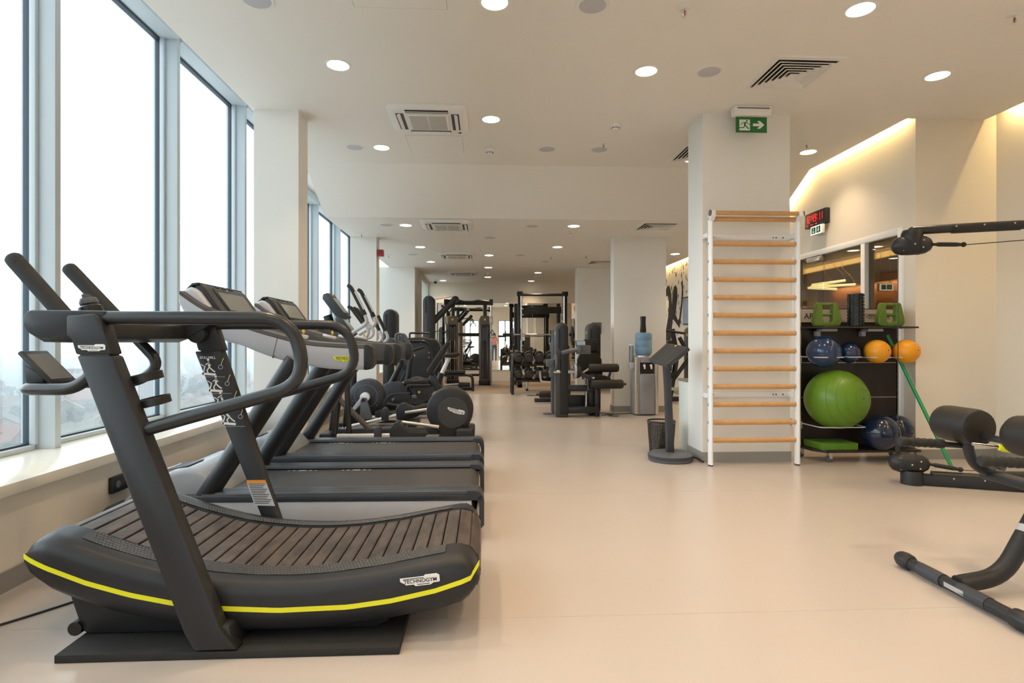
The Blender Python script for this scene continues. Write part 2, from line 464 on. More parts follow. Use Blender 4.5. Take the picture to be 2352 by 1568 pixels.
# pocket above the windows
pk = MB().box(-3.0, -2.19, YB-.2, 8.10, 4.0, 4.08).prism([(YB, ZH+.03), (Y1, ZH+.03), (Y2, ZL+.03), (13.76, ZL+.03), (13.76, 3.58), (8.09, 3.58), (8.09, 4.01), (YB, 4.01)], -2.272, -2.20, 'x')
pk.box(-3.0, -2.19, 8.065, 8.11, 3.565, 4.0).box(-3.0, -2.19, 8.075, 13.76, 3.565, 3.64)
struct('ceiling_window_pocket', pk, CEIL, label='white recess above the tall windows')
# columns along the windows and in the room
COLS = [('column_window_1', (-2.25, -1.82, 5.68, 5.97, ZH), 'slim white column beside the window, nearest of its row'),
        ('column_window_2', (-2.27, -1.83, 9.78, 10.05, ZL), 'slim white column beside the window, carrying a red alarm box'),
        ('column_window_3', (-2.955, -1.66, 13.72, 15.25, ZL), 'broad white pier at the end of the windows'),
        ('column_room_1', (2.17, 3.06, 5.56, 5.96, ZH), 'broad white column with the wall bars fixed to its face'),
        ('column_room_2', (2.21, 3.11, 9.60, 9.86, ZL), 'broad white column behind the water cooler'),
        ('column_room_3', (2.24, 3.15, 13.65, 13.95, ZL), 'broad white column at the far end with a small grey plate')]
for n, (a, b, c, d, z), lab in COLS:
    c_ = struct(n, MB().box(a, b, c, d, 0, z), COLUMN, label=lab)
    obj('skirting', MB().box(a-.01, b+.01, c-.01, d+.01, 0, 0.10), BASEB, c_)
# glazed end bay at the left of the far wall
ff = MB().box(-1.74, -1.66, 15.25, 17.2, 0, 0.5).box(-1.74, -1.66, 15.25, 17.2, 2.9, 3.3)
struct('wall_left_far', ff, WALL, label='short wall with a window next to the far wall')
glazed('window_end', 'narrow bright window next to the far wall', [MB().box(-1.705, -1.695, 15.30, 17.15, .55, 2.85)],
       MB().box(-1.73, -1.67, 15.25, 15.30, .5, 2.9).box(-1.73, -1.67, 17.15, 17.2, .5, 2.9).box(-1.73, -1.67, 15.3, 17.15, .5, .55).box(-1.73, -1.67, 15.3, 17.15, 2.85, 2.9))

# ---- right hand side: near wall, pier, long wall with the glazed door, coves above them
XN, XW = 5.25, 4.39
struct('wall_right_near', MB().box(XN, XN+.15, YB-.2, 5.75, 0, 4.2), WALL, label='beige wall washed by a warm ceiling cove')
struct('wall_pier', MB().box(XW, XN, 5.59, 5.75, 0, 3.9), WALL, label='beige pier between the two coves')
struct('baseboard_right_near', MB().box(XN-.012, XN, YB, 5.59, 0, .10), BASEB, label='grey skirting of the near wall')
struct('baseboard_pier', MB().box(XW, XN, 5.578, 5.59, 0, .10), BASEB, label='grey skirting of the pier')
wr = MB().box(XW, XW+.12, 7.88, YF, 0, 3.9).box(XW, XW+.12, 5.75, 7.88, 2.40, 3.9)
struct('wall_right', wr, WALL, label='long cream wall with a glazed door, washed by a warm cove')
struct('baseboard_right', MB().box(XW-.012, XW, 7.88, YF, 0, .10), BASEB, label='grey skirting of the long wall')
# cove pockets
cv = MB().box(5.02, XN+.15, YB, 5.75, ZH+.34, ZH+.40).box(4.98, 5.02, YB, 5.59, ZH+.0801, ZH+.34)
cv.prism([(5.59, 3.81), (Y1+.1, 3.81), (Y2+.1, 3.30), (YF, 3.30), (YF, 3.37), (Y2+.13, 3.37), (Y1+.13, 3.88), (5.59, 3.88)], 4.14, XW+.12, 'x')
cv.prism([(5.59, ZH+.06), (Y1, ZH+.06), (Y2, ZL+.06), (YF, ZL+.06), (YF, 3.32), (Y2+.1, 3.32), (Y1+.1, 3.83), (5.59, 3.83)], 4.12, 4.16, 'x')
cv.box(4.12, XW, 5.55, 5.59, ZH+.0801, 3.88)
struct('ceiling_cove', cv, CEIL, label='hidden recess of the ceiling cove')
def cove(name, label, x, y0, y1, z0, z1, watts):
    t = thing(name, label, 'light', (x, (y0+y1)/2, (z0+z1)/2), 'warm strips hidden in the ceiling coves')
    L_ = math.hypot(y1-y0, z1-z0); tilt = math.atan2(z1-z0, y1-y0)
    p = MB().obox((x, (y0+y1)/2, (z0+z1)/2), (.03, L_, .02), (tilt, 0, 0))
    obj('profile', p, ALU, t)
    q = MB().obox((x+.017, (y0+y1)/2, (z0+z1)/2), (.004, L_*.98, .016), (tilt, 0, 0))
    obj('diffuser', q, mat('cove_diffuser', (1, .8, .5), .5, emit=6.0, ecol=COVE), t)
    e = Euler((0, R(-48), 0)).to_matrix()
    rot = (Euler((tilt, 0, 0)).to_matrix() @ e).to_euler()
    light_area('cove_lamp', (x+.03, (y0+y1)/2, (z0+z1)/2), rot, .02, L_*.98, watts*L_, COVE, t)
cove('cove_strip', 'warm light strip in the cove above the near beige wall', 5.137, -3.4, 5.5, ZH+.105, ZH+.105, COVE_W)
cove('cove_strip', 'warm light strip in the cove above the digital clock', 4.317, 5.62, 7.3, ZH+.105, ZH+.105, COVE_W)
cove('cove_strip', 'warm light strip in the cove following the sloping ceiling', 4.317, 7.38, 8.24, ZH+.075, ZL+.11, COVE_W)
cove('cove_strip', 'warm light strip in the cove above the mural', 4.317, 8.3, 17.0, ZL+.105, ZL+.105, COVE_W)

# ---- glazed screen to the reception room
d1 = struct('door_1', label='glazed screen and door to the reception room')
fr = MB()
fr.box(XW-.02, XW+.10, 5.75, 5.82, 0, 2.40).box(XW-.02, XW+.10, 6.34, 6.41, 0, 2.33).box(XW-.02, XW+.10, 7.81, 7.88, 0, 2.40)
fr.box(XW-.02, XW+.10, 5.82, 7.81, 2.33, 2.40)
obj('frame', fr, WHITE, d1, bevel=.004)
for a, b in ((5.82, 6.34), (6.41, 7.22), (7.24, 7.81)):
    obj('pane', MB().box(XW+.03, XW+.042, a, b, .01, 2.33), DGLASS, d1)
obj('door_closer', MB().box(XW-.06, XW+.03, 7.17, 7.45, 2.25, 2.31), ALUM, d1, bevel=.006)
obj('hinge', MB().box(XW-.0, XW+.03, 7.20, 7.27, 2.27, 2.335), ALUM, d1, bevel=.004)
# reception room
RZ = 2.75
struct('ceiling_reception', MB().box(XW+.12, 6.85, 5.75, 15.6, RZ, RZ+.08).box(6.85, 9.6, 5.75, 15.6, 2.63, 2.70), mat('reception_ceiling', (.50, .44, .35), .8), label='dim ceiling of the reception room')
struct('wall_reception_back', MB().box(XW+.12, 9.6, 15.6, 15.8, 0, 3.0), mat('reception_wall', (.52, .42, .29), .7), label='tan far wall of the reception room')
struct('wall_reception_wood', MB().box(9.4, 9.6, 5.75, 15.6, 0, 3.0), WOODW, label='wood panelled wall of the reception room')
struct('wall_reception_side', MB().box(XN+.15, 9.6, 5.6, 5.75, 0, 3.0), mat('reception_wall', (.52, .42, .29), .7), label='side wall of the reception room')
t = thing('cove_strip', 'glowing yellow light band in the ceiling of the reception room', 'light', (6.85, 10.6, 2.69), 'warm strips hidden in the ceiling coves')
obj('diffuser', MB().box(6.83, 6.846, 6.2, 15.0, 2.64, 2.745), mat('reception_cove_glow', (1, .75, .35), .5, emit=1.5, ecol=(1.0, .60, .13)), t)
light_area('cove_lamp', (6.80, 10.6, 2.69), Euler((0, R(75), 0)), .08, 8.5, 26, COVE, t)
t = thing('cove_strip', 'orange wash strip above the wood panelled wall', 'light', (9.3, 10.6, 2.62), 'warm strips hidden in the ceiling coves')
obj('profile', MB().box(9.22, 9.26, 6.2, 15.0, 2.60, 2.628), ALU, t)
light_area('cove_lamp', (9.25, 10.6, 2.59), Euler((0, R(-25), 0)), .03, 8.5, 110, (1, .62, .22), t)
PEND = mat('pendant_tube_glow', (1, .9, .6), .4, emit=3.2, ecol=(1.0, .86, .42))
PL = [((5.62, 9.5, 2.17), (6.2, 9.5, 2.25)), ((5.6, 9.5, 2.14), (6.38, 9.5, 2.18)), ((5.55, 9.5, 2.12), (6.05, 9.5, 2.10))]
for k, (a, b) in enumerate(PL):
    t = thing('pendant_tube', ('upper slanting glowing pendant tube behind the glass door', 'longest glowing pendant tube behind the glass door', 'lowest and shortest glowing pendant tube behind the glass door')[k], 'lamp', a, 'pendant tubes in the reception')
    obj('tube', MB().cyl(a, b, .022, n=10), PEND, t)
    obj('cable', MB().tube(fillet([b, (b[0]-.05, b[1], b[2]+.12), (b[0]-.25, b[1], b[2]+.3), (b[0]-.22, b[1], 2.74)], .1), .004, 6), AMBER, t)
t = thing('reception_desk', 'low tan reception counter seen through the glass screen', 'counter', (6.2, 10.6, 0))
obj('body', MB().box(5.5, 7.6, 10.4, 11.0, 0, 1.05), mat('counter_tan', (.42, .32, .22), .5), t, bevel=.01)
obj('top', MB().box(5.45, 7.65, 10.35, 11.05, 1.05, 1.10), mat('counter_top', (.10, .07, .05), .35), t, bevel=.008)
t = thing('armchair', 'dark rounded armchair in the reception room', 'armchair', (6.45, 8.75, 0))
obj('seat', MB().lathe([(.30,0),(.40,.06),(.42,.3),(.38,.42),(0,.44)], (6.45, 8.75, 0.02), n=20), LEATH, t)
sh = []
for k in range(13):
    a = R(-20+k*16); sh.append([(6.45+r_*math.cos(a), 8.75+r_*math.sin(a), z_) for r_, z_ in ((.42,.1),(.44,1.0+.28*math.sin(R(k*15))),(.38,1.0+.28*math.sin(R(k*15))),(.36,.1))])
obj('backrest', MB().loft(sh), LEATH, t)
# wall mural of a runner, printed on the long wall
mu = struct('trim_mural', label='black ink mural of an athlete with splashes on the cream wall')
fig = [(-13.72,2.28),(-13.60,2.42),(-13.42,2.54),(-13.28,2.50),(-13.16,2.30),(-13.12,2.05),(-13.06,2.30),(-12.98,2.46),(-12.86,2.50),(-12.76,2.40),(-12.74,2.20),(-12.82,1.98),(-12.88,1.84),(-12.70,1.68),(-12.62,1.72),(-12.50,2.05),(-12.44,2.34),(-12.50,2.52),(-12.40,2.56),(-12.36,2.30),(-12.42,1.98),(-12.60,1.50),(-12.90,1.66),(-13.06,1.72),(-13.20,1.30),(-13.28,0.9),(-13.50,0.6),(-13.9,0.5),(-13.72,0.95),(-13.56,1.45),(-13.36,1.85),(-13.34,2.14),(-13.44,2.30),(-13.58,2.26)]
# strip triangulation is left to the n-gon: outline in (y,z)
obj('printed_figure', MB().prism([(-y, z) for y, z in fig], XW-.003, XW-.0005, 'x'), mat('mural_ink', (.018, .018, .02), .6), mu)
random.seed(5); sp = MB()
for k in range(420):
    y = random.uniform(10.6, 15.5); z = 2.9-abs(random.gauss(0, .75)) if k % 2 else random.gauss(1.9, .45)
    if z < .5 or z > 2.93: continue
    r_ = random.uniform(.006, .026); h_ = r_*random.uniform(1, 3)
    sp.add([(XW-.003, y+r_*math.cos(q), z+h_*math.sin(q)) for q in (0, 1.05, 2.1, 3.14, 4.2, 5.2)], [tuple(range(5, -1, -1))])
s_ = obj('ink_splashes', sp, mat('mural_ink', (.018, .018, .02), .6), mu); s_['kind'] = 'stuff'
# low cabinet behind the column and grey plate, socket, cable
t = thing('low_cabinet', 'pale low cabinet behind the column with the wall bars', 'cabinet', (2.6, 6.25, 0))
obj('body', MB().box(2.20, 3.02, 6.02, 6.34, 0, .76), TILEG, t, bevel=.004)
obj('top', MB().box(2.19, 3.03, 6.01, 6.35, .76, .785), mat('cabinet_top', (.22, .18, .14), .4), t, bevel=.003)
pl = tag(obj('wall_plate', MB().box(2.61, 2.83, 13.63, 13.649, 1.38, 1.66), mat('plate_grey', (.16, .15, .14), .5)), 'small dark grey rules plate on the far column', 'sign')
tx = MB()
for k in range(7): tx.box(2.65, 2.65+.14*(.7+.3*((k*37) % 5)/5), 13.628, 13.6299, 1.62-.032*k, 1.626-.032*k)
obj('printed_lines', tx, PRINTG, pl)
t = thing('wall_socket', 'black double socket box on the parapet wall', 'socket', (-2.29, 3.70, .32))
obj('housing', MB().box(-2.30, -2.272, 3.60, 3.80, .265, .365), BLACK, t, bevel=.005)
for y in (3.65, 3.75): obj('outlet', MB().cyl((-2.275, y, .315), (-2.268, y, .315), .022, n=16), GREYP, t)
tag(obj('power_cable', MB().tube(spline([(-2.27, 2.2, .012), (-2.0, 2.55, .006), (-1.85, 2.75, .006), (-1.78, 2.78, .006), (-1.70, 2.80, .006)], 5), .005, 6), BLACK), 'thin black power cable trailing from under the curved treadmill', 'cable')
# ================================================================ CEILING FITTINGS
LAMPGLOW = mat('downlight_glow', (1, .95, .88), .5, emit=9.0, ecol=(1.0, .90, .76))
def make_downlight(loc):
    x, y, z = loc
    t = thing('downlight', 'round recessed ceiling downlight', 'light', loc, 'recessed ceiling downlights')
    obj('trim_ring', MB().lathe([(.088, .0), (.088, -.004), (.102, -.006), (.108, -.002), (.108, 0)], loc, n=28), WHITEP, t)
    obj('diffuser', MB().lathe([(0, -.0022), (.088, -.0022)], loc, n=28), LAMPGLOW, t)
    light_area('downlight_lamp', (x, y, z-.012), (0, 0, 0), .17, .17, DOWN_W, WARM, t, 'DISK', 105)
    return t
DL = [(0.07, 3.81, ZH, 'first downlight of the middle row at the top of the ceiling'), (-1.20, 4.74, ZH, 'first downlight over the curved treadmill by the windows'),
      (0.07, 5.82, ZH, 'downlight beside the large ceiling cassette'), (-1.20, 6.73, ZH, 'downlight between ceiling speaker and service hatch'),
      (1.36, 4.72, ZH, 'downlight beside the speaker next to the square diffuser'), (2.57, 3.77, ZH, 'large-looking downlight above the square diffuser'),
      (3.87, 4.68, ZH, 'downlight near the beige pier and its cove'), (3.88, 6.64, ZH, 'downlight over the clock wall beside a sprinkler'),
      (-1.20, 8.78, ZL, 'first low-ceiling downlight beside the second cassette'), (-1.20, 10.79, ZL, 'second low-ceiling downlight of the window row'),
      (-1.19, 12.79, ZL, 'third low-ceiling downlight of the window row'), (-1.20, 16.70, ZL, 'last downlight of the window row next to the dome camera'),
      (0.10, 11.76, ZL, 'first low-ceiling downlight of the middle row'), (0.10, 13.70, ZL, 'second low-ceiling downlight of the middle row'),
      (0.10, 15.73, ZL, 'last downlight of the middle row near the far mirror'), (1.38, 8.72, ZL, 'low-ceiling downlight just past the ceiling step'),
      (1.38, 10.67, ZL, 'second low-ceiling downlight of the column row'), (1.39, 14.67, ZL, 'downlight above the tall lifting frame'), (1.38, 16.69, ZL, 'last downlight of the column row at the far wall')]
OUT = [(-1.20, 2.75, ZH), (0.07, 1.82, ZH), (1.36, 2.72, ZH), (2.57, 1.78, ZH), (3.87, 2.68, ZH), (-1.2, .7, ZH), (.07, -.2, ZH), (1.36, .7, ZH), (2.57, -.2, ZH), (3.87, .7, ZH),
       (-1.2, -1.6, ZH), (1.36, -1.6, ZH), (3.87, -1.6, ZH), (3.88, 9.0, ZL), (3.88, 11.4, ZL), (3.88, 13.8, ZL), (3.6, 16.2, ZL), (2.6, 7.0, ZH)]
dl0 = make_downlight(DL[0][:3])
def put_down(x, y, z, lab, grp):
    r = dl0.copy(); C.objects.link(r); r.location = (x, y, z); r['label'] = lab; r['group'] = grp
    for ch in dl0.children:
        c = ch.copy(); C.objects.link(c); c.parent = r
    return r
dl0['label'] = DL[0][3]
for x, y, z, lab in DL[1:]: put_down(x, y, z, lab, 'recessed ceiling downlights')
for x, y, z in OUT: put_down(x, y, z, 'round recessed downlight of the ceiling outside the picture', 'recessed downlights outside the picture')
RL = [(6.28, 9.40, 'downlight behind the widest glass pane'), (6.21, 10.54, 'downlight behind the door closer'), (5.6, 13.3, 'small distant downlight above the pendant tubes'), (6.40, 9.0, 'downlight behind the narrow glass pane'), (5.3, 12.2, 'downlight beside the wall bars seen through glass')]
for x, y, lab in RL: put_down(x, y, RZ, 'reception ' + lab, 'reception downlights')

def speaker(x, y, z, lab):
    t = thing('ceiling_speaker', lab, 'speaker', (x, y, z), 'round ceiling speakers')
    obj('rim', MB().lathe([(.092, 0), (.092, -.006), (.112, -.006), (.116, 0)], (x, y, z), n=28), WHITEP, t)
    obj('mesh_grille', MB().lathe([(0, -.005), (.07, -.006), (.092, -.004)], (x, y, z), n=28), GRILLE, t)
    return t
sp0 = speaker(-1.51, 3.86, ZH, 'round ceiling speaker cut by the top edge near the windows')
for x, y, z, lab in [(.73, 3.81, ZH, 'round ceiling speaker at the top middle of the ceiling'), (1.89, 4.70, ZH, 'round ceiling speaker beside the square diffuser'), (-1.51, 6.73, ZH, 'round ceiling speaker next to the window column'),
                     (.74, 6.68, ZH, 'round ceiling speaker before the ceiling step'), (1.36, 6.67, ZH, 'round ceiling speaker under a sprinkler by the ceiling step'), (-1.49, 8.76, ZL, 'first round speaker of the low ceiling by the windows'), (.74, 8.75, ZL, 'round speaker of the low ceiling past the step'),
                     (.10, 9.74, ZL, 'round speaker beside the second cassette'), (-1.46, 11.72, ZL, 'round speaker beside the third cassette'), (.745, 11.73, ZL, 'round speaker in the middle of the low ceiling'), (1.36, 12.59, ZL, 'round speaker of the low ceiling before the far column')]:
    dup(sp0, (x+1.51, y-3.86, z-ZH), lab)
def sprinkler(x, y, z, lab):
    t = thing('sprinkler', lab, 'sprinkler', (x, y, z), 'ceiling sprinklers')
    obj('escutcheon', MB().lathe([(.045, 0), (.045, -.004), (.02, -.014), (.0, -.014)], (x, y, z), n=20), WHITEP, t)
    obj('frame', MB().cyl((x, y, z-.012), (x, y, z-.03), .008, n=8).tube([(x-.008, y, z-.03), (x-.014, y, z-.045), (x-.004, y, z-.066)], .003, 6).tube([(x+.008, y, z-.03), (x+.014, y, z-.045), (x+.004, y, z-.066)], .003, 6), CHROME, t)
    obj('glass_bulb', MB().cyl((x, y, z-.032), (x, y, z-.06), .004, n=8), RED, t)
    obj('deflector', MB().cyl((x, y, z-.066), (x, y, z-.069), .016, n=14), CHROME, t)
    return t
s0 = sprinkler(1.36, 3.80, ZH, 'pendent sprinkler at the top of the ceiling beside a round speaker')
for x, y, z, lab in [(3.67, 3.77, ZH, 'pendent sprinkler at the top corner of the ceiling'), (1.36, 6.43, ZH, 'pendent sprinkler in front of a round speaker'), (3.68, 6.33, ZH, 'pendent sprinkler by the clock wall downlight'),
                     (-2.01, 9.45, ZL, 'pendent sprinkler by the second window column'), (-1.96, 11.8, ZL, 'pendent sprinkler beside the red alarm box'), (1.39, 9.14, ZL, 'pendent sprinkler past the ceiling step'), (1.39, 11.8, ZL, 'pendent sprinkler in the low ceiling'), (2.1, 11.64, ZL, 'pendent sprinkler by the far square diffuser')]:
    dup(s0, (x-1.36, y-3.80, z-ZH), lab)
def smoke(x, y, z, lab):
    t = thing('smoke_detector', lab, 'smoke detector', (x, y, z), 'smoke detectors')
    obj('base', MB().lathe([(.052, 0), (.052, -.018), (.046, -.024)], (x, y, z), n=24), WHITEP, t)
    obj('chamber', MB().lathe([(.046, -.024), (.040, -.045), (.030, -.062), (0, -.064)], (x, y, z), n=24), WHITEP, t)
    sl = MB()
    for k in range(8):
        a = k*math.pi/4; sl.obox((x+.0405*math.cos(a), y+.0405*math.sin(a), z-.043), (.006, .022, .008), (0, 0, a))
    obj('vent_slots', sl, GREYP, t)
    return t
m0 = smoke(1.37, 5.89, ZH, 'white smoke detector near the wall bar column')
for x, y, z, lab in [(.066, 6.73, ZH, 'white smoke detector past the cassette hatch'), (.09, 14.74, ZL, 'white smoke detector of the far middle row'), (1.41, 15.46, ZL, 'white smoke detector above the lifting frame')]:
    dup(m0, (x-1.37, y-5.89, z-ZH), lab)
# ceiling cassettes
def cassette(x, y, z, lab):
    t = thing('air_cassette', lab, 'air conditioner', (x, y, z), 'ceiling air conditioning cassettes')
    w, d = .39, .36
    def ring(a, b, h, r=.09):
        out = []
        for cx, cy, s in ((a-r, b-r, 0), (-a+r, b-r, 90), (-a+r, -b+r, 180), (a-r, -b+r, 270)):
            for k in range(5): q = R(s+k*22.5); out.append((x+cx+r*math.cos(q), y+cy+r*math.sin(q), z+h))
        return out
    obj('fascia', MB().loft([ring(w, d, -.001), ring(w, d, -.012), ring(w-.02, d-.02, -.03), ring(w-.06, d-.06, -.040)], caps=True), WHITEP, t)
    g = obj('intake_grille', MB().box(x-.205, x+.205, y-.205, y+.205, z-.052, z-.040), WHITEP, t, bevel=.006)
    obj('mesh_filter', MB().box(x-.18, x-.005, y-.18, y+.18, z-.0535, z-.052).box(x+.005, x+.18, y-.18, y+.18, z-.0535, z-.052), mat('filter_grey', (.50, .49, .46), .8, bump=.6, bscale=500), g)
    for sx, sy in ((1, 0), (-1, 0), (0, 1), (0, -1)):
        if sx: c = (x+sx*.272, y); sl = (.078, .42)
        else: c = (x, y+sy*.262); sl = (.42, .07)
        obj('air_slot', MB().box(c[0]-sl[0]/2, c[0]+sl[0]/2, c[1]-sl[1]/2, c[1]+sl[1]/2, z-.0415, z-.036), mat('slot_dark', (.06, .06, .06), .6), t)
        fl = obj('flap', MB().obox((c[0]+sx*.008, c[1]+sy*.008, z-.048), (sl[0]*(.45 if sx else .98), sl[1]*(.45 if sy else .98), .006), (-R(22)*sy, R(22)*sx, 0)), WHITEP, t, bevel=.002)
    obj('receiver_eye', MB().cyl((x+.30, y+.29, z-.030), (x+.30, y+.29, z-.040), .02, n=14), BLACK, t)
    return t
c0 = cassette(-.56, 5.82, ZH, 'largest-looking white ceiling cassette near the window column')
for x, y, z, lab in [(-.56, 8.70, ZL, 'white ceiling cassette just past the ceiling step'), (-.56, 11.76, ZL, 'third white ceiling cassette along the low ceiling'), (-.55, 14.8, ZL, 'farthest white ceiling cassette before the mirror wall')]:
    dup(c0, (x+.56, y-5.82, z-ZH), lab)
# service hatches: thin shadow gap frames
for x0, x1, y0, y1, z, lab in [(-.87, -.24, 6.31, 6.90, ZH, 'flush service hatch behind the nearest cassette'), (-.88, -.25, 3.30, 3.91, ZH, 'flush service hatch at the top edge of the ceiling'), (-.87, -.24, 9.2, 9.75, ZL, 'flush service hatch behind the second cassette'), (-.87, -.24, 12.25, 12.8, ZL, 'flush service hatch behind the third cassette')]:
    t = thing('service_hatch', lab, 'hatch', ((x0+x1)/2, (y0+y1)/2, z), 'flush ceiling hatches')
    obj('panel', MB().box(x0+.003, x1-.003, y0+.003, y1-.003, z-.0016, z), CEIL, t)
    obj('shadow_gap', MB().box(x0, x1, y0, y1, z-.0006, z+.0004), mat('gap_grey', (.35, .33, .30), .8), t)
# square louvred diffusers
def diffuser(x, y, z, lab):
    t = thing('square_diffuser', lab, 'air vent', (x, y, z), 'square louvred ceiling diffusers')
    def sq(a, h): return [(x-a, y-a, z+h), (x+a, y-a, z+h), (x+a, y+a, z+h), (x-a, y+a, z+h)]
    obj('back_box', MB().add(sq(.25, -.001), [(3, 2, 1, 0)]), mat('slot_dark', (.06, .06, .06), .6), t)
    obj('frame', MB().loft([sq(.295, 0), sq(.290, -.008), sq(.250, -.012), sq(.25, -.002)], caps=False), WHITEP, t)
    for k in range(6):
        a = .240 - k*.040
        obj('louvre', MB().loft([sq(a, -.024), sq(a-.010, -.026), sq(a-.034, -.004), sq(a-.031, -.0025), sq(a, -.024)], caps=False), WHITEP, t)
    return t
q0 = diffuser(2.61, 4.70, ZH, 'large square louvred diffuser above the exit sign')
for x, y, z, lab in [(2.66, 8.67, ZL, 'square louvred diffuser of the low ceiling beyond the wall bar column'), (2.62, 12.7, ZL, 'farthest square louvred diffuser by the far column'), (2.60, 6.75, ZH, 'square louvred diffuser half hidden by the wall bar column')]:
    dup(q0, (x-2.61, y-4.70, z-ZH), lab)
# dome camera, red alarm box
t = thing('dome_camera', 'white dome security camera at the far end of the ceiling', 'camera', (-1.41, 16.55, ZL))
obj('base', MB().lathe([(.07, 0), (.07, -.03), (.05, -.05)], (-1.41, 16.55, ZL), n=20), WHITEP, t)
obj('dome', MB().sph((-1.41, 16.55, ZL-.06), .05, 16, 10), BLACK, t)
t = thing('fire_alarm_box', 'red fire alarm sounder on the second window column', 'alarm', (-1.77, 9.85, 2.66))
obj('housing', MB().box(-1.825, -1.72, 9.80, 9.91, 2.66, 2.77), RED, t, bevel=.012)
obj('sounder_grille', MB().cyl((-1.772, 9.80, 2.715), (-1.772, 9.788, 2.715), .035, n=18), mat('alarm_dark_red', (.20, .01, .015), .5), t)
# ceiling hung exit sign with running figure and arrow
def runner(mb, P):
    """running figure strokes in unit sign space (0..1, 0..1)"""
    def stroke(pts, w):
        for (x0, y0), (x1, y1) in zip(pts, pts[1:]):
            dx, dy = x1-x0, y1-y0; l = math.hypot(dx, dy*.5) or 1; nx, ny = -dy*.5/l*w, dx/l*w*2
            mb.quad(P(x0-nx, y0-ny), P(x1-nx, y1-ny), P(x1+nx, y1+ny), P(x0+nx, y0+ny))
    stroke([(.15, .49), (.23, .64), (.35, .64), (.40, .53), (.455, .53)], .012)
    stroke([(.30, .64), (.27, .45)], .030); stroke([(.28, .45), (.25, .30), (.11, .29)], .016); stroke([(.29, .46), (.41, .22)], .020)
    c = (.35, .74)
    mb.add([P(c[0]+.03*math.cos(q*math.pi/5), c[1]+.06*math.sin(q*math.pi/5)) for q in range(10)], [tuple(range(10))])
def exit_sign(x0, x1, y, zt, zb, label):
    t = thing('exit_sign', label, 'exit sign', ((x0+x1)/2, y, zt))
    hx0, hx1 = x0-.03, x1+.03
    h = obj('luminaire_housing', MB().prism([(y-.035, zt-.012), (y-.05, ZH), (y+.05, ZH), (y+.04, zt-.012)], hx0, hx1, 'x'), WHITEP, t, bevel=.008)
    obj('light_slot', MB().box(x0-.005, x1+.005, y-.052, y-.044, ZH-.03, ZH-.022), GREYP, h)
    b = obj('sign_panel', MB().box(x0, x1, y-.004, y+.004, zb, zt-.018), GREENS, t)
    W, H = x1-x0, zt-.018-zb
    P = lambda u, v, d=.0045: (x0+u*W, y-d, zb+v*H)
    w = MB(); w.quad(P(.11, .12), P(.45, .12), P(.45, .83), P(.11, .83))
    obj('white_doorway', w, PRINTW, b)
    r_ = MB(); runner(r_, lambda u, v: P(u, v, .0052)); obj('running_figure', r_, GREENS, b)
    a = MB(); A = [(.55, .41), (.76, .41), (.68, .25), (.78, .25), (.915, .50), (.78, .75), (.68, .75), (.76, .58), (.55, .58)]
    a.add([P(u, v) for u, v in A], [tuple(range(len(A)))]); obj('arrow', a, PRINTW, b)
    return t
exit_sign(2.435, 2.741, 5.40, 3.392, 3.226, 'green running man exit sign with arrow hung above the wall bars')
# small lit exit signs: box with lit face looking along -y
def lit_exit(x, y, z, w, h, label):
    t = thing('lit_exit_sign', label, 'exit sign', (x, y, z), 'small lit exit signs')
    obj('housing', MB().box(x-w/2, x+w/2, y, y+.05, z-h/2, z+h/2), WHITEP, t, bevel=.006)
    f = obj('lit_face', MB().box(x-w*.46, x+w*.46, y-.004, y, z-h*.42, z+h*.42), mat('exit_glow', (1, 1, .95), .5, emit=1.6, ecol=(.95, 1, .92)), t)
    obj('green_field', MB().box(x-w*.36, x-w*.04, y-.006, y-.004, z-h*.30, z+h*.30).box(x+w*.02, x+w*.36, y-.006, y-.004, z-h*.30, z+h*.30), GREENS, f)
    a = MB(); cx = x+w*.19
    a.add([(cx+u*w, y-.0075, z+v*h) for u, v in ((0, -.25), (.1, 0), (.04, 0), (.04, .24), (-.04, .24), (-.04, 0), (-.1, 0))], [tuple(range(7))])
    obj('arrow', a, PRINTW, f)
    return t
t = thing('lit_exit_sign', 'small lit exit sign hanging under the digital clock', 'exit sign', (4.31, 7.15, 2.64), 'small lit exit signs')
EX, EY, EZ = 4.29, 7.16, 2.642
obj('housing', MB().box(EX, EX+.04, EY-.125, EY+.125, EZ-.058, EZ+.058), WHITEP, t, bevel=.006)
f_ = obj('lit_face', MB().box(EX-.003, EX, EY-.118, EY+.118, EZ-.052, EZ+.052), mat('exit_glow', (1, 1, .95), .5, emit=1.6, ecol=(.95, 1, .92)), t)
obj('green_field', MB().box(EX-.005, EX-.003, EY-.10, EY-.008, EZ-.042, EZ+.042), GREENS, f_)
obj('green_field', MB().box(EX-.005, EX-.003, EY+.008, EY+.10, EZ-.042, EZ+.042), GREENS, f_)
a_ = MB().add([(EX-.006, EY-.054-u, EZ+v) for u, v in ((0, -.034), (.028, 0), (.011, 0), (.011, .032), (-.011, .032), (-.011, 0), (-.028, 0))], [tuple(range(7))])
obj('arrow', a_, PRINTW, f_)
g_ = MB().box(EX-.0065, EX-.005, EY+.036, EY+.072, EZ-.034, EZ-.004).box(EX-.0065, EX-.005, EY+.046, EY+.062, EZ+.004, EZ+.030)
obj('running_figure', g_, PRINTW, f_)
obj('wall_bracket', MB().box(EX+.04, XW, EY-.04, EY+.04, EZ-.01, EZ+.03), WHITEP, t)
t = lit_exit(6.28, 8.6, 2.05, .24, .13, 'small lit exit sign inside the reception room')
obj('hanger', MB().cyl((6.2, 8.62, 2.1), (6.2, 8.62, 2.75), .004, n=6).cyl((6.36, 8.62, 2.1), (6.36, 8.62, 2.75), .004, n=6), CHROME, t)
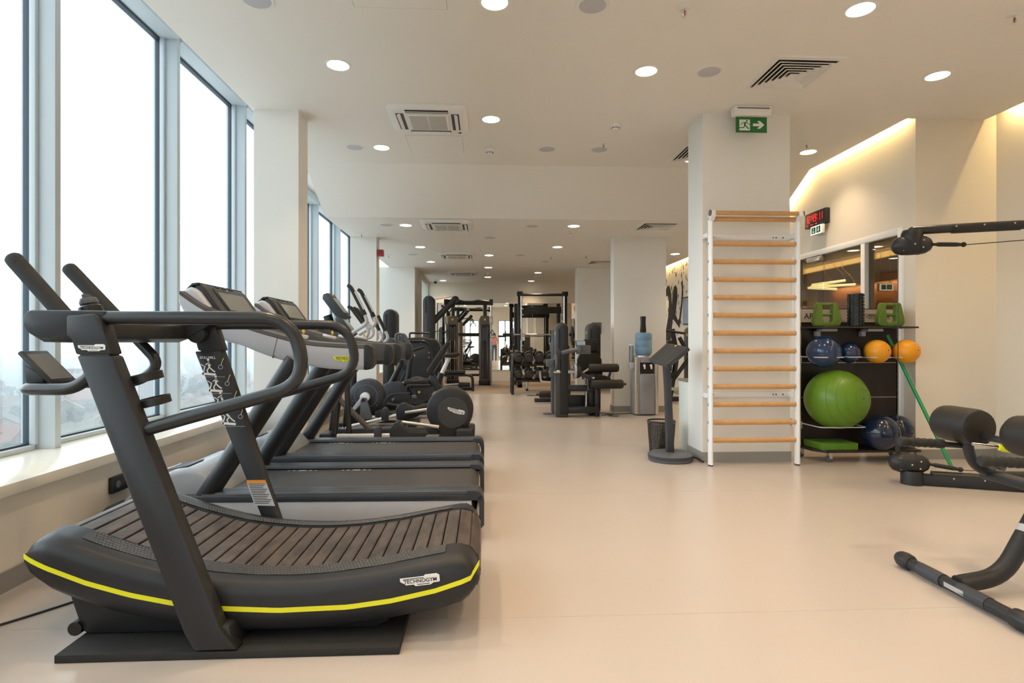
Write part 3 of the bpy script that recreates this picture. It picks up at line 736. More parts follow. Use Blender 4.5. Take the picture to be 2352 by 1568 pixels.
# digital clock on the long wall: 12:49:11
t = thing('digital_clock', 'black wall clock with red digits reading 12:49:11', 'clock', (4.36, 7.3, 2.83))
obj('housing', MB().box(4.33, 4.389, 7.025, 7.49, 2.712, 2.905), BLACK, t, bevel=.003)
LED = mat('red_led', (1, .02, .02), .5, emit=2.2, ecol=(1.0, .015, .02))
SEG = {'0': 'abcdef', '1': 'bc', '2': 'abged', '4': 'fgbc', '9': 'abcfgd'}
def digit(ch, y, z, w, h, th):
    dm = MB()
    # reader looks from -x; reading direction runs towards -y
    S = {'a': (0, h-th, w, th), 'd': (0, 0, w, th), 'g': (0, h/2-th/2, w, th), 'f': (0, h/2, th, h/2), 'e': (0, 0, th, h/2), 'b': (w-th, h/2, th, h/2), 'c': (w-th, 0, th, h/2)}
    for s in SEG[ch]:
        u, v, a, b = S[s]; dm.box(4.327, 4.3285, y-u-a+.002, y-u-.002, z+v+.001, z+v+b-.001)
    obj('digit', dm, LED, t)
yy = 7.458
for ch, w in (('1', .052), ('2', .060), (':', .022), ('4', .058), ('9', .060), (':', .026), ('1', .052), ('1', .045)):
    if ch == ':':
        for z in (2.80, 2.845): obj('colon_dot', MB().box(4.327, 4.3285, yy-.012, yy-.002, z, z+.01), LED, t)
    else: digit(ch, yy, 2.775, .042, .095, .011)
    yy -= w
for y, w in ((7.45, .035), (7.35, .05), (7.25, .045)): obj('date_mark', MB().box(4.327, 4.3285, y-w, y, 2.735, 2.747), LED, t)
# ================================================================ CURVED MANUAL TREADMILL (nearest machine)
def curved_treadmill():
    t = thing('curved_treadmill', 'charcoal curved slat treadmill with yellow side stripe on a black mat, nearest the viewer', 'treadmill', (-.9, 2.68, .03))
    YC = 2.68
    BELT = [(-1.70,.446),(-1.63,.430),(-1.52,.392),(-1.415,.356),(-1.30,.323),(-1.186,.295),(-1.05,.275),(-.91,.263),(-.77,.260),(-.66,.265),(-.59,.271),(-.41,.294),(-.234,.328),(-.126,.345)]
    LOW = [(-1.785,.335),(-1.754,.289),(-1.706,.251),(-1.617,.21),(-1.463,.152),(-1.317,.111),(-1.169,.084),(-.937,.060),(-.703,.062),(-.534,.075),(-.365,.097),(-.193,.127),(-.09,.154),(-.047,.184),(-.02,.24)]
    TOP = [(-1.785,.36),(-1.777,.403),(-1.745,.440),(-1.70,.452),(-1.63,.436)] + BELT[2:] + [(-.085,.345),(-.045,.318),(-.02,.26)]
    XS = [-1.785,-1.777,-1.755,-1.72,-1.68,-1.62,-1.55,-1.46,-1.36,-1.26,-1.16,-1.06,-.96,-.86,-.76,-.66,-.56,-.46,-.36,-.26,-.18,-.126,-.09,-.06,-.04,-.025,-.018]
    STR = [(-1.785,.372),(-1.69,.337),(-1.528,.271),(-1.366,.222),(-1.21,.188),(-1.053,.164),(-.804,.150),(-.534,.157),(-.365,.178),(-.193,.214),(-.056,.257),(-.035,.274),(-.019,.31)]
    def side(sgn, name):
        rings = []
        for i, x in enumerate(XS):
            lo, tp = interp(LOW, x), interp(TOP, x)
            if tp < lo+.02: tp = lo+.02
            k = min(1, (x+1.785)/.10) if x < -1 else min(1, (-x-.018)/.06)
            k = max(.0, min(1, k))**.5
            o = .415 - .035*(1-k)                       # half width shrinks a little at the ends
            h = tp-lo
            prof = [(.10, lo+.02), (o-.035, lo), (o-.008, lo+.14*h), (o, lo+.42*h), (o-.002, lo+.70*h), (o-.006, tp-.045), (o-.017, tp-.022), (o-.036, tp-.011), (o-.075, tp-.006), (.258, tp), (.252, tp-.03), (.10, lo+.06)]
            if h < .1: prof = [(a, max(min(b, tp), lo)) for a, b in prof]
            rings.append([(x, YC-sgn*a, b) for a, b in prof])
        return obj(name, MB().loft(rings if sgn > 0 else [r[::-1] for r in rings]), BLACKP, t, angle=50)
    near = side(1, 'side_shell'); far = side(-1, 'side_shell')
    # yellow stripes proud of the shells
    for sgn, sh in ((1, near), (-1, far)):
        v = []; 
        for x, z in [(x, interp(STR, x)) for x in [-1.779+i*.0352 for i in range(51 if sgn > 0 else 46)]]:
            lo, tp = interp(LOW, x), interp(TOP, x)
            k = min(1, (x+1.785)/.10) if x < -1 else min(1, (-x-.018)/.06)
            k = max(.0, min(1, k))**.5
            o = .415 - .035*(1-k) + .0015
            w = .0095
            v.append([(x, YC-sgn*(o), z-w), (x, YC-sgn*(o), z+w), (x, YC-sgn*(o-.01), z+w), (x, YC-sgn*(o-.01), z-w)])
        obj('yellow_stripe', MB().loft(v if sgn > 0 else [r[::-1] for r in v]), YELLOW, sh)
    # belt slats along the curve
    path = [(-1.765,.375),(-1.752,.41),(-1.728,.436)] + BELT + [(-.085,.345),(-.050,.328),(-.024,.295),(-.014,.25),(-.014,.20),(-.03,.16)]
    P = [Vector((x, 0, z-.004)) for x, z in path]; cum = [0]
    for a, b in zip(P, P[1:]): cum.append(cum[-1]+(b-a).length)
    def at(s):
        for i in range(len(P)-1):
            if s <= cum[i+1] or i == len(P)-2:
                q = (s-cum[i])/(cum[i+1]-cum[i]); return P[i].lerp(P[i+1], q)
    pitch = cum[-1]/31
    for i in range(31):
        s0, s1 = i*pitch+.0035, (i+1)*pitch-.0035
        a, b = at(s0), at(s1); d = (b-a).normalized(); n = Vector((-d.z, 0, d.x))
        q = [a-n*.016, b-n*.016, b-n*.003, b-d*.004, a+d*.004, a-n*.003]
        mb = MB().prism([(p.x, p.z) for p in q], YC-.243, YC+.243)
        obj('slat', mb, SLAT, t, angle=12)
    # belt carrier below the slats
    car = [[(p.x, YC-.245, p.z-.022), (p.x, YC+.245, p.z-.022)] for p in P[2:-4]]
    obj('belt_carrier', MB().loft(car, closed_ring=False, caps=False), BLACK, t)
    # studded foot rails: one studded strip per side
    for sgn in (1, -1):
        st = MB()
        strip = []
        for x in [-1.60+i*.045 for i in range(33)]:
            z = interp(TOP, x); strip.append([(x, YC-sgn*.262, z+.0035), (x, YC-sgn*.335, z-.0035)])
        st.loft(strip if sgn < 0 else [r[::-1] for r in strip], closed_ring=False, caps=False)
        r_ = obj('foot_rail', st, mat('foot_rail_grip', (.045, .045, .048), .45), t)
        dots = MB()
        for i in range(106):
            for j in range(5):
                x = -1.585+i*.0135+(j % 2)*.00675; f = j/4
                if x > -.16-.06*f or x < -1.60+.05*f: continue
                y = YC-sgn*(.268+.062*f); z = interp(TOP, x)+.003-.006*f
                a = .0042
                dots.add([(x-a, y-a*.7, z), (x+a, y-a*.7, z), (x+a, y+a*.7, z), (x-a, y+a*.7, z), (x, y, z+.0028)], [(0,1,4),(1,2,4),(2,3,4),(3,0,4)])
        d_ = obj('grip_studs', dots, mat('grip_stud', (.11, .105, .10), .3), r_); d_['kind'] = 'stuff'
    # base block, transport roller, feet
    obj('base', MB().prism([(-1.66,.24),(-1.655,.20),(-1.605,.045),(-1.58,.032),(-.44,.032),(-.39,.06),(-.36,.14),(-.36,.18),(-.9,.14),(-1.3,.17)], YC-.33, YC+.33), BLACKP, t, bevel=.012)
    for y in (YC-.30, YC+.30): obj('transport_roller', MB().cyl((-1.625, y-.04, .058), (-1.625, y+.04, .058), .028, n=18), BLACK, t, bevel=.004)
    for y in (YC-.26, YC+.26): obj('foot', MB().cyl((-.42, y, .03), (-.42, y, .06), .035, n=18), BLACK, t)
    # uprights
    UPR = [(-1.517,1.148),(-1.386,1.148),(-.992,.115),(-.93,.036),(-1.09,.036),(-1.126,.10)]
    UPF = [(-1.538,1.148),(-1.398,1.148),(-1.05,.10),(-1.0,.036),(-1.10,.036),(-1.125,.10)]
    up = {}
    for sgn in (1, -1):
        y0, y1 = sorted((YC-sgn*.418, YC-sgn*.488))
        lo = UPR if sgn > 0 else UPF
        u = obj('upright', MB().prism(lo, y0, y1), BLACKP, t, bevel=.010)
        hd = [(-1.552,1.298),(-1.45,1.304),(-1.430,1.285),(-1.388,1.151),(-1.518,1.151),(-1.535,1.21),(-1.552,1.222)]
        obj('joint_core', MB().box(-1.505, -1.40, y0+.006, y1-.006, 1.12, 1.18), BLACK, t)
        h = obj('upright_head', MB().prism(hd, y0, y1), BLACKP, t, bevel=.008)
        foot = [(-1.128,.12),(-.968,.12),(-.945,.032),(-1.10,.032)]
        obj('upright_foot', MB().prism(foot, *sorted((YC-sgn*.30, YC-sgn*.47))), BLACKP, t, bevel=.012)
        up[sgn] = (u, h, y0, y1)
        pod = [(-1.720,1.262),(-1.718,1.298),(-1.705,1.313),(-1.69,1.318),(-1.42,1.316),(-1.42,1.29),(-1.55,1.214),(-1.655,1.208),(-1.695,1.228)]
        obj('side_pod', MB().prism(pod, *sorted((YC-sgn*.36, YC-sgn*.475))), BLACKP, t, bevel=.010)
        # hand rail
        y = YC-sgn*.448
        pts = fillet([(-1.46,y,1.290),(-.735,y,1.290),(-.685,y,1.035),(-1.30,y,.862)], [.15,.15], 8)
        obj('hand_rail', MB().tube(pts, .026, 14), TUBE, t)
        if sgn < 0: obj('rail_screw', MB().cyl((-1.20,y-.027,.895), (-1.20,y-.020,.895), .008, n=10), BLACK, t)
    obj('cross_beam', MB().prism([(-1.745,1.225),(-1.74,1.29),(-1.70,1.308),(-1.60,1.300),(-1.56,1.28),(-1.55,1.215),(-1.60,1.195),(-1.70,1.198)], YC-.40, YC+.40), BLACKP, t, bevel=.008)
    # brand badge on near upright head, lettering on far upright
    y0 = up[1][2]
    logo(up[1][1], (-1.507, y0-.0008, 1.164), (1, 0, 0), (0, 0, 1), (0, -1, 0), .098, PRINTW, PRINTB)
    yi = up[-1][2]-.0012
    tx = MB().text('SKILLMILL', (-1.508, yi, 1.108), (1, 0, 0), (0, 0, 1), width=.083)
    obj('lettering', tx, PRINTW, up[-1][0])
    pg = MB(); yl = MB()
    def seg(mb, p, q, w):
        dx, dz = q[0]-p[0], q[1]-p[1]; l = math.hypot(dx, dz) or 1; nx, nz = -dz/l*w, dx/l*w
        mb.quad((p[0]-nx, yi, p[1]-nz), (q[0]-nx, yi, q[1]-nz), (q[0]+nx, yi, q[1]+nz), (p[0]+nx, yi, p[1]+nz))
    poses = [[(0,.055),(.004,.03),(.0,.0)], [(0,.055),(-.006,.03),(-.002,0)], [(-.004,.05),(-.014,.025),(0,0)], [(-.02,.035),(.0,.03),(.012,.005)]]
    for k in range(4):
        cx, cz = -1.462+.0345*k, 1.030-.088*k
        hd, hip, kn = poses[k]; lean = (0, .004, -.006, -.022)[k]
        S = lambda a, b, w=.0032: seg(pg, (cx+a[0], cz+a[1]), (cx+b[0], cz+b[1]), w)
        S((-.035, .0), (.038, -.006), .006); S((-.030, -.008), (-.018, .04), .003); S((-.018, .035), (-.040, .05), .002)
        S((lean, .062), (.004, .034), .005); S((.004, .034), (.020, .018)); S((.020, .018), (.034, .008)); S((.004, .034), (-.008, .016)); S((-.008, .016), (-.002, .002))
        S((lean, .058), (lean-.016, .046), .0025); S((lean, .058), (lean+.012, .044), .0025)
        pg.add([(cx+lean-.002+.007*math.cos(q*math.pi/4), yi, cz+.073+.007*math.sin(q*math.pi/4)) for q in range(8)], [tuple(range(8))])
        gx = cx+.062
        for q in range(10):
            a, b = q*math.pi/5, (q+1)*math.pi/5; seg(pg, (gx+.011*math.cos(a), cz+.034+.011*math.sin(a)), (gx+.011*math.cos(b), cz+.034+.011*math.sin(b)), .0008)
        seg(pg, (gx+.003, cz+.046), (gx+.012, cz+.075), .0012); seg(yl, (gx+.010, cz+.070), (gx+.016, cz+.082), .0018)
        seg(pg, (cx-.03, cz-.018), (cx+.085, cz-.018), .0005)
    obj('exercise_pictograms', pg, PRINTW, up[-1][0]); obj('yellow_marks', yl, YELLOW, up[-1][0])
    lb = MB().add([(-1.262, yi, .445), (-1.160, yi, .445), (-1.115, yi, .322), (-1.222, yi, .326)], [(3, 2, 1, 0)])
    wl = obj('warning_label', lb, mat('label_paper', (.55, .55, .56), .6), up[-1][0]); wl['label'] = 'printed warning label with orange heading'
    lb2 = MB().add([(-1.265, yi-.0004, .462), (-1.166, yi-.0004, .462), (-1.160, yi-.0004, .445), (-1.262, yi-.0004, .445)], [(3, 2, 1, 0)])
    obj('label_heading', lb2, ORANGE, up[-1][0])
    ln = MB()
    for k in range(12):
        f = (k+.7)/13; xa, xb = -1.262+.040*f+.006, -1.160+.045*f-.008; z = .445-.121*f
        ln.quad((xa, yi-.0006, z), (xb-.03*((k*7) % 3)/3, yi-.0006, z), (xb-.03*((k*7) % 3)/3, yi-.0006, z+.0035), (xa, yi-.0006, z+.0035))
    obj('label_text', ln, PRINTB, up[-1][0])
    # side badge and small warning sticker
    logo(near, (-.328, YC-.4185, .230), (1, 0, .10), (-.10, 0, 1), (0, -1, 0), .155, PRINTW, PRINTB)
    # handlebar loop with two long grips, tablet, knobs, bottle rings
    hb = fillet([(-1.955,2.46,1.548),(-1.59,2.46,1.125),(-1.69,2.46,1.0),(-1.935,2.48,1.0),(-1.935,2.86,1.0),(-1.69,2.88,1.0),(-1.59,2.88,1.09),(-2.025,2.88,1.558)], [.10,.09,.06,.06,.09,.10], 7)
    obj('handlebar', MB().tube(hb, .025, 14), TUBE, t)
    for a, b in (((-1.962,2.46,1.556), (-1.735,2.46,1.293)), ((-2.034,2.88,1.568), (-1.775,2.88,1.289))):
        a, b = Vector(a), Vector(b); d = (b-a).normalized()
        g = obj('grip', MB().lathe([(0,0),(.022,.002),(.031,.012),(.033,.03),(.033,(b-a).length)], a, d, 18), RUBBER, t)
        obj('grip_collar', MB().cyl(a+d*.045, a+d*.047, .0335, n=18), BLACK, g)
    q = obj('tablet', MB().obox((-1.915, 2.60, 1.085), (.018, .155, .195), (0, R(-44), 0)), BLACKP, t, bevel=.006)
    obj('tablet_screen', MB().obox((-1.9083, 2.60, 1.0915), (.002, .125, .150), (0, R(-44), 0)), mat('tablet_glass', (.14, .14, .14), .25), q)
    obj('tablet_mount', MB().prism([(-1.99,1.10),(-1.98,1.02),(-1.90,1.015),(-1.92,1.06)], 2.56, 2.66), BLACK, t, bevel=.006)
    k_ = obj('gear_selector', MB().lathe([(.042,0),(.046,.02),(.044,.045),(.030,.058)], (-1.70, 2.56, 1.305), (-.25, 0, 1), 22), BLACK, t)
    obj('selector_cap', MB().lathe([(.034,.058),(.036,.068),(.030,.085),(0,.09)], (-1.70, 2.56, 1.305), (-.25, 0, 1), 22).obox((-1.725, 2.56, 1.395), (.012, .045, .018), (0, R(-14), 0)), GREYP, k_)
    kn = obj('resistance_knob', MB().lathe([(.046,0),(.049,.03),(.045,.05),(0,.052)], (-1.505, up[-1][2], 1.238), (0, -1, 0), 24), BLACKP, t)
    obj('knob_mark', MB().obox((-1.505, up[-1][2]-.0525, 1.270), (.018, .001, .003), (0, 0, 0)), PRINTW, kn)
    for i, (cx, cz) in enumerate(((-1.330,1.060),(-1.300,.965))):
        obj('bottle_ring', MB().lathe([(.060,0),(.060,.030),(.054,.030),(.054,0)], (cx, 2.315, cz-.015), (-.20, -.10, 1), 26, closed=True), BLACK, t)
    obj('ring_bracket', MB().prism([(-1.405,1.06),(-1.375,1.06),(-1.335,.93),(-1.362,.93)], 2.265, 2.285), BLACKP, t, bevel=.004)
    return t
ct = curved_treadmill()
tag(obj('floor_mat', MB().box(-1.60, -.325, 2.20, 3.16, 0, .030), RUBBER, bevel=.002), 'thick black rubber mat under the curved treadmill', 'mat')

# ================================================================ MOTORISED TREADMILLS
def treadmill(label):
    t = thing('treadmill', label, 'treadmill', (-1.0, 3.86, 0), 'treadmills facing the windows')
    YC = 3.86; HW = .435
    # frame and skirts
    obj('deck_frame', MB().box(-1.70, -.06, YC-HW+.05, YC+HW-.05, .06, .225), BLACK, t, bevel=.01)
    for s in (-1, 1):
        yo = YC+s*HW; yi = YC+s*(HW-.035)
        k = obj('side_skirt', MB().prism([(-1.78,.10),(-1.78,.255),(-.075,.245),(-.075,.10)], *sorted((yo, yi))), LSILV, t, bevel=.006)
        obj('skirt_strip', MB().prism([(-1.80,.256),(-1.80,.292),(-.02,.282),(-.02,.246)], *sorted((yo+s*.004, yi-s*.02))), DGREY, k, bevel=.004)
        r_ = MB().box(-1.66, -.09, *sorted((YC+s*.300, yo-s*.002)), .285, .302)
        for q in range(5): y = YC+s*(.315+q*.024); r_.box(-1.65, -.09, y-.004, y+.004, .302, .306)
        obj('foot_rail', r_, mat('ridged_rail', (.20, .21, .24), .28, metal=.6), t)
        cap = fillet([(-.10,0,.304),(-.03,0,.304),(.0,0,.262),(.0,0,.10)], [.05,.04], 5)
        rg = [[(p.x, YC+s*.295, p.z), (p.x, yo+s*.006, p.z), (p.x-(.03 if i > 6 else 0.0), yo+s*.006, p.z-.035), (p.x-(.03 if i > 6 else 0.0), YC+s*.295, p.z-.035)] for i, p in enumerate(cap)]
        obj('end_cap', MB().loft(rg if s > 0 else [r[::-1] for r in rg]), DGREY, t)
    b = fillet([(-1.66,0,.278),(-.075,0,.278),(-.032,0,.23),(-.06,0,.10)], [.05,.05], 6)
    bl = obj('running_belt', MB().loft([[(p.x, YC+.30, p.z), (p.x, YC-.30, p.z)] for p in b], closed_ring=False, caps=False), mat('running_belt_black', (.045, .042, .042), .5, var=.12, scale=3, bump=.3, bscale=300), t)
    mk = MB()
    for y, x0 in ((YC-.235, -.70), (YC+.262, -1.02), (YC+.262, -1.40)):
        for dx, w in ((0, .012), (.035, .018), (.075, .055), (.150, .018), (.19, .012)):
            mk.add([(x0+dx, y, .2795), (x0+dx+w, y, .2795), (x0+dx+w+.006, y+.016, .2795), (x0+dx+.006, y+.016, .2795)], [(0,1,2,3)])
    obj('belt_markings', mk, PRINTW, bl)
    # front hood
    hp = [(-2.10,.06),(-2.20,.12),(-2.22,.20),(-2.12,.29),(-1.98,.375),(-1.88,.420),(-1.78,.432),(-1.70,.405),(-1.62,.325),(-1.58,.285),(-1.58,.06)]
    h = obj('motor_hood', MB().prism(hp, YC-.335, YC+.335), mat('hood_silver', (.36, .38, .41), .32), t, bevel=.03, seg=3)
    obj('hood_badge_panel', MB().obox((-1.885, YC-.16, .4215), (.13, .20, .006), (0, R(-10), 0)), DGREY, h, bevel=.002)
    logo(h, (-1.93, YC-.085, .4185), (.02, -1, 0), (-1, -.02, -.18), (-.18, 0, 1), .15, PRINTW, PRINTB)
    obj('front_bumper', MB().prism([(-2.26,.08),(-2.28,.16),(-2.20,.24),(-2.12,.24),(-2.05,.08)], YC-HW-.01, YC+HW+.01), DGREY, t, bevel=.03, seg=3)
    for s in (-1, 1):
        for x in (-1.95, -.22): obj('foot', MB().cyl((x, YC+s*.33, 0), (x, YC+s*.33, .07), .04, .03, n=16), BLACK, t)
        # leaning tube uprights
        y = YC+s*.375
        obj('upright_tube', MB().tube([(-1.67,y,.255),(-1.135,y,1.09)], .058, 20), BLACKP, t)
        # curved arm: silver outside shell, dark inner rail and end cap
        top = [(-1.80,0,1.50),(-1.70,0,1.43),(-1.55,0,1.35),(-1.40,0,1.293),(-1.25,0,1.248),(-1.08,0,1.205),(-.88,0,1.186),(-.72,0,1.180)]
        bot = [(-1.80,0,1.42),(-1.72,0,1.345),(-1.58,0,1.25),(-1.44,0,1.178),(-1.22,0,1.094),(-.98,0,1.045),(-.84,0,1.034),(-.72,0,1.031)]
        T, Bt = spline(top, 3), spline(bot, 3)
        yo = YC+s*.405; yi = YC+s*.345
        if True:
            rg = [[(a.x, yo, a.z-.020), (a.x, yi, a.z-.020), (c.x, yi, c.z), (c.x, yo-s*.012, c.z-.002), (c.x, yo, c.z+.018)] for a, c in zip(T, Bt)]
            a_ = obj('arm_shell', MB().loft(rg if s < 0 else [r[::-1] for r in rg]), LSILV, t, angle=45)
            rg = [[(a.x, yo+s*.002, a.z-.020), (a.x, yo-s*.006, a.z), (a.x, yi-s*.04, a.z+.006), (a.x, yi-s*.055, a.z-.030), (c.x, yi-s*.05, c.z+.030), (c.x, yi-s*.002, c.z+.004)] for a, c in zip(T, Bt)]
            obj('arm_rail', MB().loft(rg if s < 0 else [r[::-1] for r in rg]), mat('arm_rail_dark', (.055, .050, .048), .4), t, angle=45)
            obj('arm_end', MB().prism([(-.725,1.028),(-.725,1.184),(-.69,1.180),(-.668,1.160),(-.660,1.11),(-.668,1.055),(-.69,1.030)], *sorted((yo+s*.003, yi-s*.056))), BLACK, t, bevel=.010)
            obj('shell_joint', MB().prism([(-1.262,1.10),(-1.258,1.10),(-1.228,1.225),(-1.232,1.225)], *sorted((yo+s*.001, yo-s*.01))), GREYP, a_)
            if s < 0: logo(a_, (-.90, yo-.0008, 1.078), (1, 0, 0), (0, 0, 1), (0, -1, 0), .148, YELLOW, PRINTB)
    # console
    back = [(-1.83,1.50),(-1.845,1.44),(-1.80,1.36),(-1.70,1.27),(-1.56,1.20),(-1.40,1.16),(-1.34,1.20),(-1.50,1.27),(-1.62,1.36),(-1.72,1.50),(-1.765,1.535)]
    obj('console_shell', MB().prism(back, YC-.345, YC+.345), LSILV, t, bevel=.02, seg=3)
    face = [(-1.775,1.548),(-1.735,1.556),(-1.700,1.528),(-1.590,1.372),(-1.52,1.315),(-1.36,1.235),(-1.30,1.20),(-1.35,1.175),(-1.56,1.27),(-1.66,1.36)]
    fc = obj('console_face', MB().prism(face, YC-.30, YC+.30), BLACKP, t, bevel=.012, seg=3)
    obj('console_visor', MB().prism([(-1.735,1.560),(-1.775,1.556),(-1.83,1.500),(-1.825,1.494),(-1.77,1.540),(-1.735,1.545)], YC-.31, YC+.31), BLACK, t, bevel=.003)
    sx, sz = -1.6475, 1.4545; an = math.atan2(.156, .110)
    obj('screen_bezel', MB().obox((sx, YC, sz), (.185, .42, .010), (0, an, 0)), BLACK, fc, bevel=.003)
    obj('screen', MB().obox((sx+.0075, YC, sz-.003), (.140, .38, .010), (0, an, 0)), SCREEN, fc)
    obj('emblem', MB().cyl((-1.703, YC, 1.525), (-1.698, YC, 1.530), .013, n=12), AMBER, fc)
    for dy in (-.10, .0, .10): obj('console_key', MB().obox((-1.722, YC+dy, 1.5475), (.012, .05, .006), (0, R(35), 0)), BLACK, fc)
    for s in (-1, 1):
        obj('control_stalk', MB().obox((-1.12, YC+s*.33, 1.232), (.10, .035, .03), (0, R(14), 0)), ALUM, t, bevel=.008)
        obj('speed_lever', MB().sph((-1.10, YC+s*.33, 1.262), (.009, .009, .016), 12, 8), AMBER, t)
    obj('emergency_stop', MB().sph((-1.46, YC+.05, 1.305), (.014, .014, .02), 12, 8), AMBER, t)
    return t
tA = treadmill('silver and charcoal treadmill next to the curved treadmill')
tB = dup(tA, (0, 1.10, 0), 'silver and charcoal treadmill between another treadmill and the elliptical trainer')
# ================================================================ ELLIPTICAL TRAINER
def console_unit(t, x, y, z, w=.30, k=1.0, tilt=53):
    """tilted screen head facing +x, top edge at (x, z)"""
    a = R(tilt); d = Vector((math.cos(a), 0, -math.sin(a))); n = Vector((math.sin(a), 0, math.cos(a)))
    L_ = .36*k; o = Vector((x, 0, z))
    P = lambda u, v: (o + d*(u*L_) - n*v)
    poly = [(P(0, 0).x, P(0, 0).z), (P(1, 0).x, P(1, 0).z), (P(1, .05).x, P(1, .05).z), (P(.8, .10*k).x, P(.8, .10*k).z), (P(.05, .10*k).x, P(.05, .10*k).z), (P(-.06, .06).x, P(-.06, .06).z)]
    h = obj('console', MB().prism(poly, y-w/2, y+w/2), DGREY, t, bevel=.010)
    c = P(.52, -.002); obj('screen', MB().obox((c.x, y, c.z), (L_*.62, w*.82, .006), (0, a, 0)), SCREEN, h)
    c = P(.10, -.003); obj('logo_bar', MB().obox((c.x, y, c.z), (L_*.06, w*.20, .006), (0, a, 0)), AMBER, h)
    return h

def elliptical():
    YC = 7.12
    t = thing('elliptical_trainer', 'charcoal elliptical trainer with round rear flywheel housing behind the treadmills', 'exercise machine', (-1.0, YC, 0))
    c = (-.42, YC-.15, .35)
    hs = obj('flywheel_housing', MB().lathe([(0,0),(.262,.0),(.278,.012),(.285,.04),(.285,.26),(.278,.288),(.262,.30),(0,.30)], c, (0, 1, 0), 48), BLACKP, t)
    obj('housing_disc', MB().lathe([(0,-.006),(.185,-.006),(.19,0)], (c[0]+.04, c[1], c[2]-.02), (0, 1, 0), 40), mat('housing_disc_charcoal', (.040, .038, .038), .4), hs)
    logo(hs, (-.455, c[1]-.0072, .355), (1, 0, -.28), (.28, 0, 1), (0, -1, 0), .215, PRINTW, PRINTB)
    obj('housing_foot', MB().prism([(-.56,.02),(-.52,.20),(-.30,.14),(-.30,.02)], YC-.13, YC+.13), BLACKP, t, bevel=.01)
    obj('rear_stabiliser', MB().box(-.34, -.115, YC-.25, YC+.25, .025, .15), BLACKP, t, bevel=.035, seg=3)
    for y in (YC-.2, YC+.2): obj('foot', MB().cyl((-.22, y, 0), (-.22, y, .03), .035, n=14), BLACK, t)
    obj('base_beam', MB().box(-1.80, -.40, YC-.05, YC+.05, .05, .13), DGREY, t, bevel=.012)
    obj('front_stabiliser', MB().box(-1.96, -1.80, YC-.28, YC+.28, .02, .11), BLACKP, t, bevel=.03)
    # pedals on silver slide arms
    for s, dz, r0, r1 in ((-1, 0, (-1.75, .075), (-1.10, .075)), (1, .17, (-1.80, .085), (-1.10, .255))):
        y = YC+s*.245
        obj('slide_arm', MB().tube([(r0[0], y, r0[1]), (r1[0], y, r1[1])], .028, 14), ALUM, t)
        obj('link_bracket', MB().prism([(-1.31,.02+dz),(-1.31,.15+dz),(-1.285,.185+dz),(-1.245,.185+dz),(-1.22,.15+dz),(-1.22,.02+dz)], y-.045, y+.045), DGREY, t, bevel=.008)
        k = 0 if s < 0 else .10
        pd = [(-1.11,.04+dz),(-1.12,.16+dz+k*.2),(-1.07,.235+dz),(-1.02,.245+dz),(-.90,.135+dz+k*.5),(-.69,.125+dz+k*1.1),(-.665,.105+dz+k*1.1),(-.70,.07+dz+k*.9),(-.86,.03+dz+k*.4),(-1.0,.02+dz)]
        p_ = obj('pedal', MB().prism(pd, y-.10, y+.10), BLACKP, t, bevel=.012)
        obj('pedal_pad', MB().prism([(-1.00,.215+dz),(-.90,.142+dz+k*.5),(-.70,.132+dz+k*1.1),(-.70,.126+dz+k*1.1),(-.90,.134+dz+k*.5)], y-.075, y+.075), RUBBER, p_)
        obj('connecting_rod', MB().tube([(-1.0, y*.6+YC*.4, .30 if s > 0 else .22), (-.55, y*.6+YC*.4, .36 if s > 0 else .16)], .022, 12), ALUM, t)
        # moving arm: lower dark link, silver bend, long dark grip
        obj('arm_link', MB().tube([(-1.78, y, .10), (-1.70, y, 1.16)], .026, 12), TUBE, t)
        bend = fillet([(-1.70, y, 1.16), (-1.62, y, 1.27), (-1.385, y+s*.02, 1.42), (-1.42, y+s*.03, 1.53)], [.06, .10], 6)
        obj('arm_bend', MB().tube(bend, .022, 12), LSILV, t)
        g = obj('arm_grip', MB().tube([(-1.415, y+s*.03, 1.515), (-1.575, y+s*.03, 1.83), (-1.592, y+s*.03, 1.85), (-1.62, y+s*.03, 1.868)], [.026, .024, .026, .020], 12), RUBBER, t)
        obj('sensor_plate', MB().tube([(-1.425, y+s*.03-.016, 1.58), (-1.53, y+s*.03-.016, 1.79)], .012, 8), ALUM, g)
        # fixed inner handle
        y2 = YC+s*.15
        obj('fixed_bar', MB().tube(fillet([(-1.74, y2*.3+YC*.7, 1.12), (-1.40, y2, 1.27), (-1.40, y2, 1.36), (-1.48, y2, 1.44)], [.05, .05], 5), .020, 12), LSILV, t)
        obj('fixed_grip', MB().tube([(-1.47, y2, 1.425), (-1.60, y2, 1.60), (-1.645, y2, 1.625)], [.024, .023, .020], 12), RUBBER, t)
    obj('mast', MB().tube(fillet([(-1.86, YC, .08), (-1.76, YC, 1.0), (-1.93, YC, 1.52)], .2, 5), .055, 16), BLACKP, t)
    obj('strut', MB().tube([(-1.80, YC, .5), (-1.40, YC, .10)], .035, 12), mat('strut_brown_grey', (.12, .10, .09), .4), t)
    obj('front_post', MB().tube([(-1.62, YC-.2, .10), (-1.66, YC-.2, .95)], .032, 12), TUBE, t)
    console_unit(t, -1.885, YC, 1.79, .30)
    return t
elliptical()

